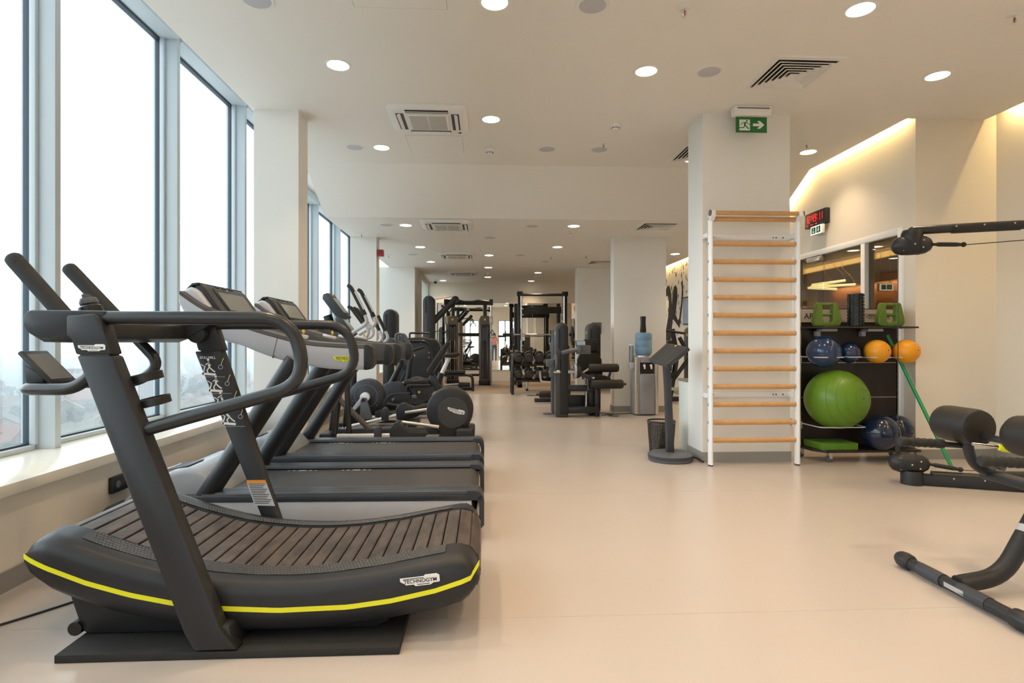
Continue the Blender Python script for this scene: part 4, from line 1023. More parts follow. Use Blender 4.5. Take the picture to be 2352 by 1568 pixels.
def stepper():
    YC = 8.22
    t = thing('glide_trainer', 'charcoal glide trainer with pale hub and crank between elliptical and recumbent bike', 'exercise machine', (-1.5, YC, 0))
    c = (-1.66, YC-.12, .43)
    h = obj('drive_housing', MB().lathe([(0,0),(.215,0),(.235,.012),(.24,.04),(.24,.20),(.235,.228),(.215,.24),(0,.24)], c, (0, 1, 0), 40), DGREY, t)
    obj('housing_ring', MB().lathe([(.150,-.004),(.165,-.004),(.165,0),(.150,0)], c, (0, 1, 0), 32, closed=True), GREYP, h)
    for k in range(6):
        a = R(20+60*k); obj('screw', MB().cyl((c[0]+.195*math.cos(a), c[1], c[2]+.195*math.sin(a)), (c[0]+.195*math.cos(a), c[1]-.004, c[2]+.195*math.sin(a)), .007, n=8), CHROME, h)
    obj('hub', MB().lathe([(.068,0),(.066,-.05),(.03,-.055),(0,-.055)], (c[0]-.01, c[1], c[2]-.01), (0, 1, 0), 24), WHITE, t)
    obj('crank', MB().prism([(-1.705,.44),(-1.63,.40),(-1.80,.24),(-1.95,.19),(-1.96,.235),(-1.83,.275)], YC-.21, YC-.175), LSILV, t, bevel=.008)
    obj('frame', MB().prism([(-1.92,.05),(-1.92,.14),(-1.85,.45),(-1.74,.52),(-1.40,.36),(-1.40,.05)], YC-.10, YC+.10), BLACKP, t, bevel=.015)
    for s in (-1, 1):
        y = YC+s*.24; dz = .05 if s > 0 else 0
        obj('rocker_bracket', MB().prism([(-1.72,.12+dz),(-1.71,.38+dz),(-1.68,.42+dz),(-1.63,.42+dz),(-1.55,.16+dz),(-1.50,.12+dz)], y-.02, y+.02), GREYP, t, bevel=.008)
        obj('rocker_pin', MB().cyl((-1.67, y-.028, .39+dz), (-1.67, y+.028, .39+dz), .026, n=16), BLACK, t)
        obj('slide_arm', MB().tube([(-1.55, y, .15+dz), (-1.15, y, .12+dz)], .024, 12), ALUM, t)
        obj('pedal', MB().prism([(-1.50,.16+dz),(-1.50,.24+dz),(-1.46,.25+dz),(-1.12,.20+dz),(-1.10,.17+dz),(-1.40,.14+dz)], y-.09, y+.09), BLACKP, t, bevel=.010)
        bend = fillet([(-1.80, y, .95), (-1.50, y, 1.16), (-1.40, y, 1.25), (-1.46, y, 1.36)], [.05, .06], 5)
        obj('handle_tube', MB().tube(bend, .022, 12), LSILV, t)
        obj('handle_grip', MB().tube([(-1.455, y, 1.35), (-1.56, y, 1.58)], .024, 12), RUBBER, t)
    obj('mast', MB().tube([(-1.88, YC, .1), (-1.86, YC, 1.05), (-2.02, YC, 1.38)], .05, 14), BLACKP, t)
    obj('base_beam', MB().box(-2.0, -.95, YC-.05, YC+.05, .04, .11), DGREY, t, bevel=.01)
    for x in (-1.98, -1.0): obj('stabiliser', MB().box(x-.06, x+.06, YC-.28, YC+.28, 0, .08), BLACKP, t, bevel=.02)
    console_unit(t, -2.02, YC, 1.56, .30, .9)
    return t
stepper()

def recumbent():
    YC = 9.0
    t = thing('recumbent_bike', 'dark recumbent exercise bike with padded seat and tilted backrest', 'exercise bike', (-1.1, YC, 0))
    c = (-1.40, YC-.10, .31)
    h = obj('drive_housing', MB().lathe([(0,0),(.24,0),(.262,.012),(.268,.03),(.268,.17),(.262,.188),(.24,.20),(0,.20)], c, (0, 1, 0), 40), DGREY, t)
    obj('housing_trim', MB().tube(fillet([(-1.54, c[1]-.004, .10), (-1.50, c[1]-.004, .38), (-1.30, c[1]-.004, .40), (-1.14, c[1]-.004, .40)], .1, 5), .008, 8), GREYP, h)
    obj('crank', MB().cyl((-1.40, YC-.2, .31), (-1.40, YC+.2, .31), .02, n=12), ALUM, t)
    for s in (-1, 1): obj('pedal', MB().obox((-1.40+s*.14, YC+s*.25, .31), (.10, .10, .03)), BLACK, t, bevel=.008)
    obj('seat_rail', MB().obox((-.98, YC, .36), (.62, .08, .05), (0, R(-9), 0)), ALUM, t, bevel=.006)
    obj('base_beam', MB().box(-1.75, -.42, YC-.06, YC+.06, .05, .13), DGREY, t, bevel=.012)
    for x in (-1.72, -.46): obj('stabiliser', MB().box(x-.06, x+.06, YC-.30, YC+.30, 0, .08), BLACKP, t, bevel=.02)
    obj('carriage', MB().prism([(-1.12,.50),(-.76,.50),(-.80,.40),(-.88,.28),(-1.02,.28)], YC-.14, YC+.14), DGREY, t, bevel=.012)
    obj('adjust_knob', MB().sph((-1.0, YC-.16, .42), (.022, .02, .022), 12, 8), AMBER, t)
    obj('seat', MB().prism([(-1.24,.53),(-1.24,.59),(-1.18,.615),(-1.08,.60),(-.92,.615),(-.86,.60),(-.84,.54),(-1.10,.52)], YC-.20, YC+.20), LEATH, t, bevel=.022, seg=3)
    obj('seat_handle', MB().tube(fillet([(-.82, YC-.26, .53), (-1.18, YC-.26, .53), (-1.18, YC-.26, .44)], .05, 5), .020, 12), RUBBER, t)
    obj('seat_handle', MB().tube(fillet([(-.82, YC+.26, .53), (-1.18, YC+.26, .53), (-1.18, YC+.26, .44)], .05, 5), .020, 12), RUBBER, t)
    obj('back_bracket', MB().prism([(-.90,.50),(-.86,.66),(-.78,.70),(-.70,.52),(-.62,.42),(-.68,.40)], YC-.05, YC+.05), DGREY, t, bevel=.01)
    obj('backrest', MB().prism([(-.87,.70),(-.885,.76),(-.66,1.10),(-.58,1.20),(-.545,1.205),(-.53,1.17),(-.61,1.02),(-.80,.70),(-.84,.68)], YC-.19, YC+.19), LEATH, t, bevel=.025, seg=3)
    obj('mast', MB().tube([(-1.48, YC, .5), (-1.30, YC, .85), (-1.36, YC, 1.12)], .045, 14), BLACKP, t)
    obj('console', MB().prism([(-1.52,1.22),(-1.44,1.26),(-1.22,1.14),(-1.26,1.08),(-1.50,1.15)], YC-.17, YC+.17), DGREY, t, bevel=.015)
    for s in (-1, 1):
        obj('front_handle', MB().tube(fillet([(-1.16, YC+s*.13, 1.10), (-1.36, YC+s*.16, 1.18), (-1.36, YC+s*.16, 1.32), (-1.27, YC+s*.16, 1.32), (-1.16, YC+s*.13, 1.12)], .05, 4), .018, 12), GREYP, t)
    return t
recumbent()

def upright_bike():
    YC = 9.85
    t = thing('upright_bike', 'dark upright exercise bike with pale seat post behind the recumbent bike', 'exercise bike', (-.9, YC, 0))
    obj('base_beam', MB().box(-1.60, -.50, YC-.05, YC+.05, .05, .13), DGREY, t, bevel=.012)
    for x in (-1.58, -.52): obj('stabiliser', MB().box(x-.06, x+.06, YC-.28, YC+.28, 0, .08), BLACKP, t, bevel=.02)
    obj('drive_housing', MB().lathe([(0,0),(.22,0),(.24,.02),(.24,.18),(.22,.20),(0,.20)], (-1.15, YC-.10, .36), (0, 1, 0), 32), DGREY, t)
    obj('seat_tube', MB().tube([(-.90, YC, .12), (-.735, YC, .66)], .055, 16), BLACKP, t)
    obj('seat_post', MB().tube([(-.745, YC, .62), (-.60, YC, .93)], .034, 16), WHITE, t)
    obj('saddle', MB().prism([(-.70,.93),(-.68,.985),(-.60,1.0),(-.44,1.01),(-.41,.985),(-.43,.945),(-.55,.92)], YC-.11, YC+.11), LEATH, t, bevel=.025, seg=3)
    obj('adjust_lever', MB().box(-.56, -.46, YC-.02, YC+.02, .905, .918), AMBER, t, bevel=.003)
    obj('mast', MB().tube([(-1.35, YC, .3), (-1.25, YC, .95), (-1.33, YC, 1.10)], .05, 14), BLACKP, t)
    obj('handlebar', MB().tube(fillet([(-1.05, YC-.22, 1.10), (-1.30, YC-.22, 1.02), (-1.36, YC, 1.0), (-1.30, YC+.22, 1.02), (-1.05, YC+.22, 1.10)], .1, 5), .020, 12), RUBBER, t)
    obj('console', MB().obox((-1.36, YC, 1.18), (.05, .30, .26), (0, R(-35), 0)), DGREY, t, bevel=.012)
    return t
upright_bike()

# ================================================================ STRENGTH MACHINES
SHELL = mat('machine_shell_charcoal', (.060, .058, .058), .40, var=.08)
def arch(x0, x1, z0, z1, n=10):
    r = (x1-x0)/2; c = (x0+x1)/2
    return [(x0, z0)] + [(c-r*math.cos(math.pi*k/n), z1-r+r*math.sin(math.pi*k/n)) for k in range(n+1)] + [(x1, z0)]
def tower(t, x, y, w, d, h, z0=0.0):
    """rounded weight tower: two shells either side of a dark slot, small yellow emblem"""
    s = obj('weight_tower', MB().prism(arch(x-w/2, x+w/2, z0, h), y-d/2, y+d/2), SHELL, t, bevel=.02)
    obj('tower_cover', MB().prism(arch(x-w*.14, x+w*.46, z0+.05, h-.03, 8), y-d/2-.045, y-d/2+.02), BLACKP, s, bevel=.010)
    obj('pulley_slot', MB().box(x-w*.30, x-w*.16, y-d/2-.004, y-d/2+.01, h-.42, h-.10), BLACK, s)
    obj('emblem', MB().cyl((x-w/2-.001, y-d*.2, h-.17), (x-w/2-.004, y-d*.2, h-.17), .028, n=14), YELLOW, s)
    return s

def tower_machine():
    t = thing('chest_press', 'charcoal weight machine with rounded tower beside the second window column', 'weight machine', (-1.72, 10.75, 0))
    tower(t, -1.74, 10.75, .26, .30, 1.80)
    obj('bracket_arm', MB().obox((-1.86, 10.56, 1.18), (.16, .05, .07), (0, R(-12), 0)), DGREY, t, bevel=.012)
    obj('phone_holder', MB().box(-1.79, -1.69, 10.50, 10.58, 1.14, 1.28), DGREY, t, bevel=.008)
    obj('base_beam', MB().box(-1.85, -1.0, 10.70, 10.80, .0, .09), TUBE, t, bevel=.012)
    obj('lever_tube', MB().tube(fillet([(-1.62, 10.55, .30), (-1.45, 10.55, .62), (-1.32, 10.55, 1.0)], .08, 4), .028, 12), TUBE, t)
    obj('yellow_grip', MB().cyl((-1.63, 10.55, .62), (-1.63, 10.55, .76), .018, n=12), AMBER, t)
    obj('cable', MB().tube(spline([(-1.55, 10.54, 1.0), (-1.62, 10.52, .6), (-1.60, 10.52, .42), (-1.52, 10.52, .45)], 4), .010, 8), BLACK, t)
    obj('lever_joint', MB().cyl((-1.44, 10.48, .72), (-1.44, 10.62, .72), .05, n=16), BLACK, t)
    obj('seat', MB().box(-1.35, -1.05, 10.55, 10.90, .42, .50), LEATH, t, bevel=.025)
    obj('seat_post', MB().box(-1.24, -1.16, 10.68, 10.78, .09, .42), TUBE, t)
    return t
tower_machine()

def shield_machine():
    t = thing('leg_press', 'dark machine with broad rounded back shield and top handle', 'weight machine', (-1.3, 11.6, 0))
    o = [(-1.80,.44),(-1.80,1.08),(-1.74,1.20),(-1.62,1.27),(-1.20,1.29),(-.98,1.24),(-.90,1.14),(-.86,.90),(-.86,.44)]
    obj('shield_body', MB().prism(o, 11.45, 11.95), BLACKP, t, bevel=.03, seg=3)
    obj('shield_panel', MB().prism([(-1.74,.40),(-1.74,1.04),(-1.70,1.14),(-1.60,1.19),(-1.20,1.20),(-1.10,1.14),(-1.06,1.02),(-1.06,.40)], 11.425, 11.45), DGREY, t, bevel=.006)
    obj('panel_seam', MB().box(-1.74, -1.06, 11.420, 11.426, .842, .850), BLACK, t)
    obj('frame_hoop', MB().tube(fillet([(-1.70, 11.41, 1.21), (-1.12, 11.41, 1.21), (-1.02, 11.41, .95), (-1.02, 11.41, .44)], .14, 5), .028, 12), TUBE, t)
    obj('top_handle', MB().tube(fillet([(-1.50, 11.55, 1.26), (-1.50, 11.55, 1.37), (-1.10, 11.55, 1.37), (-1.10, 11.55, 1.26)], .03, 4), .020, 12), TUBE, t)
    for x, z, r_ in ((-1.40, .92, .03), (-1.66, .88, .016), (-1.10, .98, .016), (-1.10, .88, .016), (-1.62, .88, .01), (-1.26, 1.17, .008)):
        obj('bolt', MB().cyl((x, 11.426, z), (x, 11.416, z), r_, n=14), CHROME, t)
    for x in (-1.76, -.90): obj('leg', MB().box(x-.04, x+.04, 11.5, 11.9, 0, .46), TUBE, t, bevel=.01)
    obj('base_beam', MB().box(-1.80, -.86, 11.62, 11.78, 0, .10), TUBE, t, bevel=.012)
    return t
shield_machine()

def lat_machine():
    t = thing('lat_pulldown', 'tall charcoal lat pulldown with diagonal boom and hanging bar', 'weight machine', (-1.3, 14.0, 0))
    s = tower(t, -1.34, 14.0, .28, .34, 2.31)
    obj('boom', MB().tube([(-1.30, 13.95, 1.62), (-.72, 13.95, 2.22)], .075, 16), BLACKP, t)
    obj('boom_pulley', MB().cyl((-.70, 13.90, 2.22), (-.70, 14.0, 2.22), .09, n=20), BLACKP, t, bevel=.01)
    obj('pulley_cable', MB().tube([(-1.22, 13.95, 2.22), (-.70, 13.95, 2.30)], .006, 6).tube([(-.62, 13.95, 2.18), (-.62, 13.95, 2.02)], .005, 6), BLACK, t)
    obj('pull_bar', MB().tube(fillet([(-.86, 13.95, 1.90), (-.76, 13.95, 2.02), (-.50, 13.95, 2.02), (-.40, 13.95, 1.88)], .06, 4), .016, 10), TUBE, t)
    obj('knee_bar', MB().tube(fillet([(-1.24, 13.80, 1.42), (-1.05, 13.80, 1.47), (-.80, 13.80, 1.40)], .04, 4), .012, 8), BLACK, t)
    obj('seat', MB().box(-.95, -.45, 13.55, 13.90, .44, .50), LEATH, t, bevel=.02)
    obj('seat_frame', MB().box(-1.20, -.46, 13.68, 13.78, .36, .43), TUBE, t, bevel=.01)
    obj('front_leg', MB().tube(fillet([(-.50, 13.73, .40), (-.28, 13.73, .38), (-.27, 13.73, .0)], .16, 6), .035, 12), TUBE, t)
    obj('foot_roller', MB().cyl((-.62, 13.73, .16), (-.34, 13.73, .16), .055, n=18), RUBBER, t, bevel=.01)
    obj('roller_bar', MB().cyl((-.95, 13.73, .16), (-.62, 13.73, .18), .022, n=12), ALUM, t)
    obj('base_beam', MB().box(-1.5, -.30, 13.95, 14.10, 0, .08), TUBE, t, bevel=.01)
    return t
lat_machine()

def cable_station():
    t = thing('cable_station', 'twin tower cable crossover station in front of the mirror', 'weight machine', (-.4, 15.7, 0))
    TS = mat('tower_bronze_grey', (.22, .18, .15), .28, metal=.45)
    for k, x in enumerate((-.86, .02)):
        s = obj('weight_tower', MB().prism([(x-.16,.02),(x-.16,1.80),(x-.11,1.90),(x+.11,1.90),(x+.16,1.80),(x+.16,.02)], 15.55, 15.95), TS, t, bevel=.02)
        obj('tower_channel', MB().box(x-.10, x+.10, 15.53, 15.552, .18, 1.66), BLACK, s)
        for dx in (-.06, .06):
            obj('guide_rod', MB().cyl((x+dx, 15.52, .2), (x+dx, 15.52, 1.6), .012, n=8), CHROME, s)
        st = MB()
        for q in range(10): st.box(x-.085, x+.085, 15.50, 15.528, 1.22+.036*q, 1.25+.036*q)
        w_ = obj('weight_stack', st, GREYP, s)
        obj('emblem', MB().cyl((x, 15.549, 1.80), (x, 15.543, 1.80), .03, n=14), YELLOW, s)
        obj('tower_foot', MB().box(x-.17, x+.17, 15.52, 15.98, 0, .14), BLACK, t, bevel=.02)
        xp = x+(.16 if k else -.16)*1.05
        obj('slide_post', MB().cyl((xp, 15.42, .04), (xp, 15.42, 2.2), .026, n=12), CHROME, t)
        obj('post_cap', MB().box(xp-.05, xp+.05, 15.36, 15.48, 2.18, 2.34), BLACK, t, bevel=.01)
        obj('slide_carriage', MB().box(xp-.05, xp+.05, 15.36, 15.48, 1.66, 1.88), ALUM, t, bevel=.01)
        obj('pulley_cable', MB().tube([(xp, 15.40, 1.66), (xp+.03, 15.38, 1.35)], .006, 6), BLACK, t)
        obj('stirrup_handle', MB().tube([(xp+.03, 15.38, 1.52), (xp-.09, 15.38, 1.30), (xp+.14, 15.38, 1.30), (xp+.03, 15.38, 1.52)], .010, 8), BLACK, t)
        obj('neck_tube', MB().tube([(x, 15.75, 1.88), (x, 15.75, 2.22)], .055, 14), TUBE, t)
    obj('top_beam', MB().tube([(-.98, 15.6, 2.24), (.16, 15.6, 2.24)], .045, 14), TUBE, t)
    obj('chin_bar', MB().tube(spline([(-1.0, 15.45, 2.30), (-.70, 15.45, 2.30), (-.55, 15.45, 2.27), (-.30, 15.45, 2.27), (-.15, 15.45, 2.30), (.2, 15.45, 2.26)], 3), .035, 12), TUBE, t)
    for z in (1.40, .28): obj('cross_tube', MB().tube([(-.70, 15.70, z), (-.14, 15.70, z)], .035, 12), TUBE, t)
    obj('fixed_arm', MB().tube([(-.70, 15.60, 1.75), (-.42, 15.30, 2.05)], .05, 12), BLACKP, t)
    obj('arm_grip', MB().tube(fillet([(-.46, 15.30, 1.70), (-.42, 15.30, 1.82), (-.30, 15.30, 1.80), (-.28, 15.30, 1.70)], .04, 4), .014, 10), BLACK, t)
    return t
cable_station()

def lifting_frame():
    t = thing('smith_machine', 'tall black lifting frame with guided barbell before the mirror', 'lifting frame', (1.5, 15.0, 0))
    for x in (.93, 2.11):
        obj('front_post', MB().box(x-.055, x+.055, 14.75, 14.87, 0, 2.40), TUBE, t, bevel=.01)
        obj('post_cap', MB().box(x-.075, x+.075, 14.73, 14.89, 2.38, 2.50), BLACK, t, bevel=.01)
        obj('guide_rod', MB().cyl((x+(.03 if x < 1.5 else -.03), 14.72, .2), (x+(.03 if x < 1.5 else -.03), 14.72, 2.38), .018, n=12), CHROME, t)
        hk = MB()
        for q in range(11): hk.box(x+(.055 if x < 1.5 else -.09), x+(.09 if x < 1.5 else -.055), 14.78, 14.80, .6+.16*q, .63+.16*q)
        for q in range(11): pass
        obj('catch_pegs', hk, ALUM, t)
        obj('rear_post', MB().box(x-.10, x-.0, 15.70, 15.82, 0, 2.25), BLACK, t, bevel=.01)
        obj('base_rail', MB().box(x-.06, x+.06, 14.75, 15.82, 0, .09), TUBE, t, bevel=.01)
    obj('top_bar', MB().cyl((.90, 14.81, 2.42), (2.16, 14.81, 2.42), .035, n=14), TUBE, t)
    obj('cross_beam', MB().box(.86, 2.14, 15.68, 15.76, 1.98, 2.16), BLACK, t, bevel=.01)
    obj('barbell', MB().cyl((.50, 14.68, 1.38), (2.42, 14.68, 1.38), .020, n=12), CHROME, t)
    for x in (.62, 2.34):
        obj('sleeve', MB().cyl((x-.14, 14.68, 1.38), (x+.14, 14.68, 1.38), .034, n=14), TUBE, t)
    for x, r_ in ((.72, .18), (2.26, .22)):
        obj('weight_plate', MB().lathe([(.02,0),(r_,0),(r_,.035),(.02,.035)], (x, 14.68, 1.38), (1, 0, 0), 28), BLACK, t)
    for x, z in ((.80, .95), (.80, .70), (2.24, .95), (2.24, .70)):
        obj('plate_horn', MB().cyl((x-.12, 14.95, z), (x+.12, 14.95, z), .028, n=12), ALUM, t)
        obj('stored_plate', MB().lathe([(.02,0),(.15,0),(.15,.04),(.02,.04)], (x-.05, 14.95, z), (1, 0, 0), 24), BLACK, t)
    return t
lifting_frame()

def training_bench():
    t = thing('flat_bench', 'black padded bench on chrome feet behind the dumbbell rack', 'bench', (1.35, 14.0, 0))
    obj('pad', MB().box(1.05, 1.75, 13.75, 14.0, .40, .48), LEATH, t, bevel=.02)
    obj('spine', MB().box(1.0, 1.80, 13.84, 13.90, .30, .36), TUBE, t, bevel=.01)
    for x in (1.04, 1.72):
        obj('leg', MB().tube([(x+.02, 13.87, .34), (x, 13.87, .03)], .028, 12), ALUM, t)
        obj('foot_bar', MB().tube([(x, 13.72, .03), (x, 14.02, .03)], .028, 12), RUBBER, t)
    return t
training_bench()

# ---- dumbbell rack and dumbbells
def dumbbell_rack():
    t = thing('dumbbell_rack', 'two tier black dumbbell rack with curved end frames', 'rack', (1.25, 12.9, 0))
    for x in (.64, 1.92):
        obj('front_leg', MB().tube(fillet([(x, 12.82, 0), (x, 12.82, .62), (x+.02*(1 if x < 1 else -1), 13.0, .88), (x, 13.18, .90)], [.25, .10], 5), .035, 12), TUBE, t)
        obj('rear_leg', MB().tube([(x, 13.30, 0), (x, 13.18, .90)], .035, 12), TUBE, t)
        obj('side_tie', MB().tube([(x, 12.84, .36), (x, 13.26, .40)], .026, 10), TUBE, t)
    for y, z, k in ((12.96, .72, 'upper'), (12.90, .36, 'lower')):
        tr = obj('shelf_tray', MB().obox((1.28, y+.06, z), (1.28, .30, .045), (R(22), 0, 0)), BLACK, t, bevel=.008)
        sd = MB()
        for q in range(5): sd.obox((.77+.245*q, y+.05, z+.045), (.10, .10, .05), (R(22), 0, 0))
        obj('saddles', sd, DGREY, tr)
    return t
dumbbell_rack()
def dumbbell(x, y, z, r, lab):
    t = thing('dumbbell', lab, 'dumbbell', (x, y, z), 'dumbbells on the rack')
    d = Vector((0, math.cos(R(22)), math.sin(R(22)))); c = Vector((x, y, z))
    for s, nm in ((-1, 'near'), (1, 'far')):
        h = obj('weight_head', MB().lathe([(0,0),(r*.86,0),(r,.012),(r,.062),(r*.86,.074),(0,.074)], c+d*(s*.115 if s < 0 else .041), d, 26), IRON, t)
        if s < 0: obj('face_disc', MB().lathe([(0,-.003),(r*.66,-.003),(r*.68,0)], c-d*.115, d, 22), mat('dumbbell_face', (.045, .042, .04), .45), h)
    obj('handle', MB().cyl(c-d*.045, c+d*.045, .016, n=12), CHROME, t)
    return t
ORD = ('first', 'second', 'third', 'fourth', 'fifth')
for q in range(5): dumbbell(.77+.245*q, 12.98, .855, .105, ORD[q] + ' round dumbbell of the upper tier counted from the mirror side post')
for q in range(5): dumbbell(.77+.245*q, 12.92, .490, .098, ORD[q] + ' round dumbbell of the lower tier counted from the mirror side post')

# ---- leg curl machine in the aisle
def leg_machine():
    t = thing('leg_extension', 'charcoal leg extension machine with roller pads in the aisle before the column', 'weight machine', (1.6, 9.4, 0))
    tower(t, 1.23, 9.08, .20, .26, 1.50)
    obj('rear_tower', MB().box(1.13, 1.27, 9.40, 9.66, 0, 1.40), DGREY, t, bevel=.03)
    tower(t, 1.87, 9.75, .23, .26, 1.52, .0)
    obj('cam_disc', MB().lathe([(0,0),(.13,0),(.14,.02),(.13,.04),(0,.04)], (1.11, 8.98, .86), (1, 0, 0), 28), GREYP, t)
    obj('cam_plate', MB().lathe([(0,0),(.125,0),(.125,.03),(0,.03)], (1.42, 8.95, .73), (1, 0, 0), 28), SILVER, t)
    obj('cam_boss', MB().lathe([(.12,0),(.10,.06),(.05,.08),(0,.08)], (1.45, 8.95, .73), (1, 0, 0), 24), BLACKP, t)
    obj('pivot_shaft', MB().cyl((1.02, 8.95, .72), (1.44, 8.95, .72), .026, n=14), ALUM, t)
    obj('counter_arm', MB().obox((1.06, 8.95, .76), (.07, .07, .24)), GREYP, t, bevel=.012)
    obj('counter_grip', MB().box(.98, 1.10, 8.90, 9.0, .80, .92), GREYP, t, bevel=.015)
    obj('lever_arm', MB().obox((1.58, 8.92, .66), (.26, .06, .07), (0, R(28), 0)), DGREY, t, bevel=.012)
    obj('lever_tube', MB().cyl((1.58, 8.92, .62), (1.74, 8.92, .62), .026, n=12), ALUM, t)
    obj('adjust_rod', MB().cyl((1.635, 8.90, .44), (1.625, 8.90, .68), .010, n=8), CHROME, t)
    obj('adjust_knob', MB().sph((1.70, 8.87, .55), .016, 12, 8), YELLOW, t)
    def roller(x0, x1, y, z, r):
        return MB().lathe([(0,0),(r*.8,.005),(r,.03),(r,(x1-x0)-.04),(r*.8,(x1-x0)-.01),(.02,(x1-x0))], (x0, y, z), (1, 0, 0), 22)
    obj('thigh_roller', roller(1.65, 2.14, 8.95, .78, .068), LEATH, t)
    obj('thigh_bar', MB().tube([(1.52, 8.95, .68), (1.66, 8.95, .77)], .018, 10), ALUM, t)
    obj('thigh_post', MB().tube([(1.98, 9.0, .60), (2.02, 8.97, .76)], .022, 10), TUBE, t)
    obj('ankle_roller', roller(1.67, 2.19, 8.85, .53, .073), LEATH, t)
    obj('roller_end', MB().sph((2.215, 8.85, .53), .022, 12, 8), TUBE, t)
    obj('roller_end_bar', MB().cyl((2.18, 8.85, .53), (2.215, 8.85, .53), .012, n=8), TUBE, t)
    obj('seat', MB().prism([(1.62,.58),(1.64,.64),(1.80,.67),(1.98,.64),(2.04,.60),(2.0,.57),(1.70,.55)], 9.0, 9.45), LEATH, t, bevel=.02)
    obj('backrest', MB().prism([(1.56,.64),(1.56,.90),(1.62,1.02),(1.72,1.06),(1.90,1.02),(1.97,.90),(1.99,.64)], 9.46, 9.54), LEATH, t, bevel=.02)
    obj('headrest', MB().box(1.67, 1.90, 9.42, 9.50, 1.03, 1.24), LEATH, t, bevel=.02)
    obj('screen_arm', MB().tube(fillet([(1.22, 8.92, 1.02), (1.34, 8.90, 1.05), (1.52, 8.90, 1.08)], .05, 4), .036, 12), GREYP, t)
    obj('screen_hinge', MB().cyl((1.50, 8.90, 1.04), (1.50, 8.90, 1.13), .045, n=16), GREYP, t)
    obj('screen_unit', MB().box(1.46, 1.68, 8.90, 9.0, 1.00, 1.14), GREYP, t, bevel=.008)
    obj('tablet_screen', MB().obox((1.54, 9.02, 1.17), (.17, .015, .09), (R(-20), 0, 0)), BLACK, t, bevel=.004)
    obj('tablet_glass', MB().obox((1.54, 9.010, 1.175), (.14, .004, .065), (R(-20), 0, 0)), mat('lit_blue_screen', (.30, .45, .55), .2), t)
    obj('base_rail', MB().box(1.30, 1.82, 8.98, 9.08, .06, .16), TUBE, t, bevel=.01)
    obj('rear_rail', MB().box(1.30, 1.82, 9.45, 9.58, .0, .30), BLACK, t, bevel=.01)
    obj('middle_rail', MB().box(1.30, 1.82, 9.05, 9.15, .40, .50), TUBE, t, bevel=.01)
    obj('seat_column', MB().box(1.70, 1.82, 9.15, 9.40, .0, .56), BLACK, t, bevel=.01)
    obj('front_leg', MB().box(1.77, 1.84, 9.02, 9.09, 0, .52), TUBE, t, bevel=.01)
    obj('chrome_post', MB().cyl((1.64, 9.10, .1), (1.64, 9.10, .52), .02, n=12), CHROME, t)
    for x in (1.3, 1.8): obj('foot', MB().cyl((x, 9.03, 0), (x, 9.03, .06), .03, n=12), BLACK, t)
    return t
leg_machine()
def mat_curl():
    t = thing('seated_curl', 'charcoal machine with roller pad partly hidden behind the leg extension', 'weight machine', (1.3, 11.3, 0))
    obj('frame_post', MB().box(1.36, 1.46, 11.2, 11.35, 0, 1.2), TUBE, t, bevel=.01)
    obj('seat_pad', MB().box(1.05, 1.40, 11.1, 11.45, .52, .62), LEATH, t, bevel=.025)
    obj('roller', MB().lathe([(0,0),(.05,.005),(.065,.03),(.065,.27),(.05,.30),(0,.30)], (1.06, 11.0, .17), (1, 0, 0), 20), LEATH, t)
    obj('roller_end', MB().sph((1.03, 11.0, .17), .025, 10, 8), TUBE, t)
    obj('roller_arm', MB().tube([(1.40, 11.0, .17), (1.42, 11.2, .5)], .025, 10), TUBE, t)
    obj('grip', MB().tube(fillet([(1.08, 11.0, .62), (1.10, 11.0, .42), (1.36, 11.0, .40)], .05, 4), .020, 10), ALUM, t)
    obj('base_beam', MB().box(1.0, 1.5, 11.22, 11.34, 0, .07), TUBE, t, bevel=.01)
    return t
mat_curl()
def mural_machine():
    t = thing('shoulder_press', 'charcoal weight machine in front of the mural wall', 'weight machine', (3.9, 11.4, 0))
    tower(t, 4.20, 11.35, .22, .30, 1.50)
    obj('frame', MB().tube(fillet([(3.70, 11.2, .05), (3.85, 11.2, .9), (3.75, 11.2, 1.45)], .15, 5), .05, 12), TUBE, t)
    obj('diagonal', MB().tube([(3.75, 11.2, .40), (4.15, 11.2, .95)], .04, 12), TUBE, t)
    obj('upper_diagonal', MB().tube([(3.88, 11.15, 1.28), (4.12, 11.15, .85)], .04, 12), TUBE, t)
    obj('grip_bar', MB().tube([(3.55, 11.05, 1.42), (3.95, 11.05, 1.36)], .025, 10), RUBBER, t)
    obj('pivot', MB().cyl((3.68, 11.05, 1.12), (3.68, 11.3, 1.12), .10, n=20), BLACK, t)
    obj('seat', MB().box(3.45, 3.80, 11.1, 11.45, .50, .58), LEATH, t, bevel=.02)
    obj('backrest', MB().box(3.62, 3.72, 11.1, 11.45, .60, 1.05), LEATH, t, bevel=.025)
    obj('base_beam', MB().box(3.4, 4.25, 11.25, 11.37, 0, .09), TUBE, t, bevel=.01)
    obj('cross_beam', MB().box(3.5, 4.2, 11.0, 11.06, .24, .30), ALUM, t, bevel=.006)
    return t
mural_machine()
tv = thing('wall_screen', 'flat screen on an arm at the mural wall edge', 'screen', (4.29, 11.65, 1.9))
obj('panel', MB().box(4.27, 4.31, 11.2, 12.05, 1.55, 2.15), BLACK, tv, bevel=.004)
obj('glass', MB().box(4.266, 4.27, 11.23, 12.02, 1.58, 2.12), mat('screen_blue_grey', (.20, .26, .34), .15), tv)
obj('wall_arm', MB().box(4.31, 4.39, 11.6, 11.75, 1.8, 1.9), BLACK, tv)
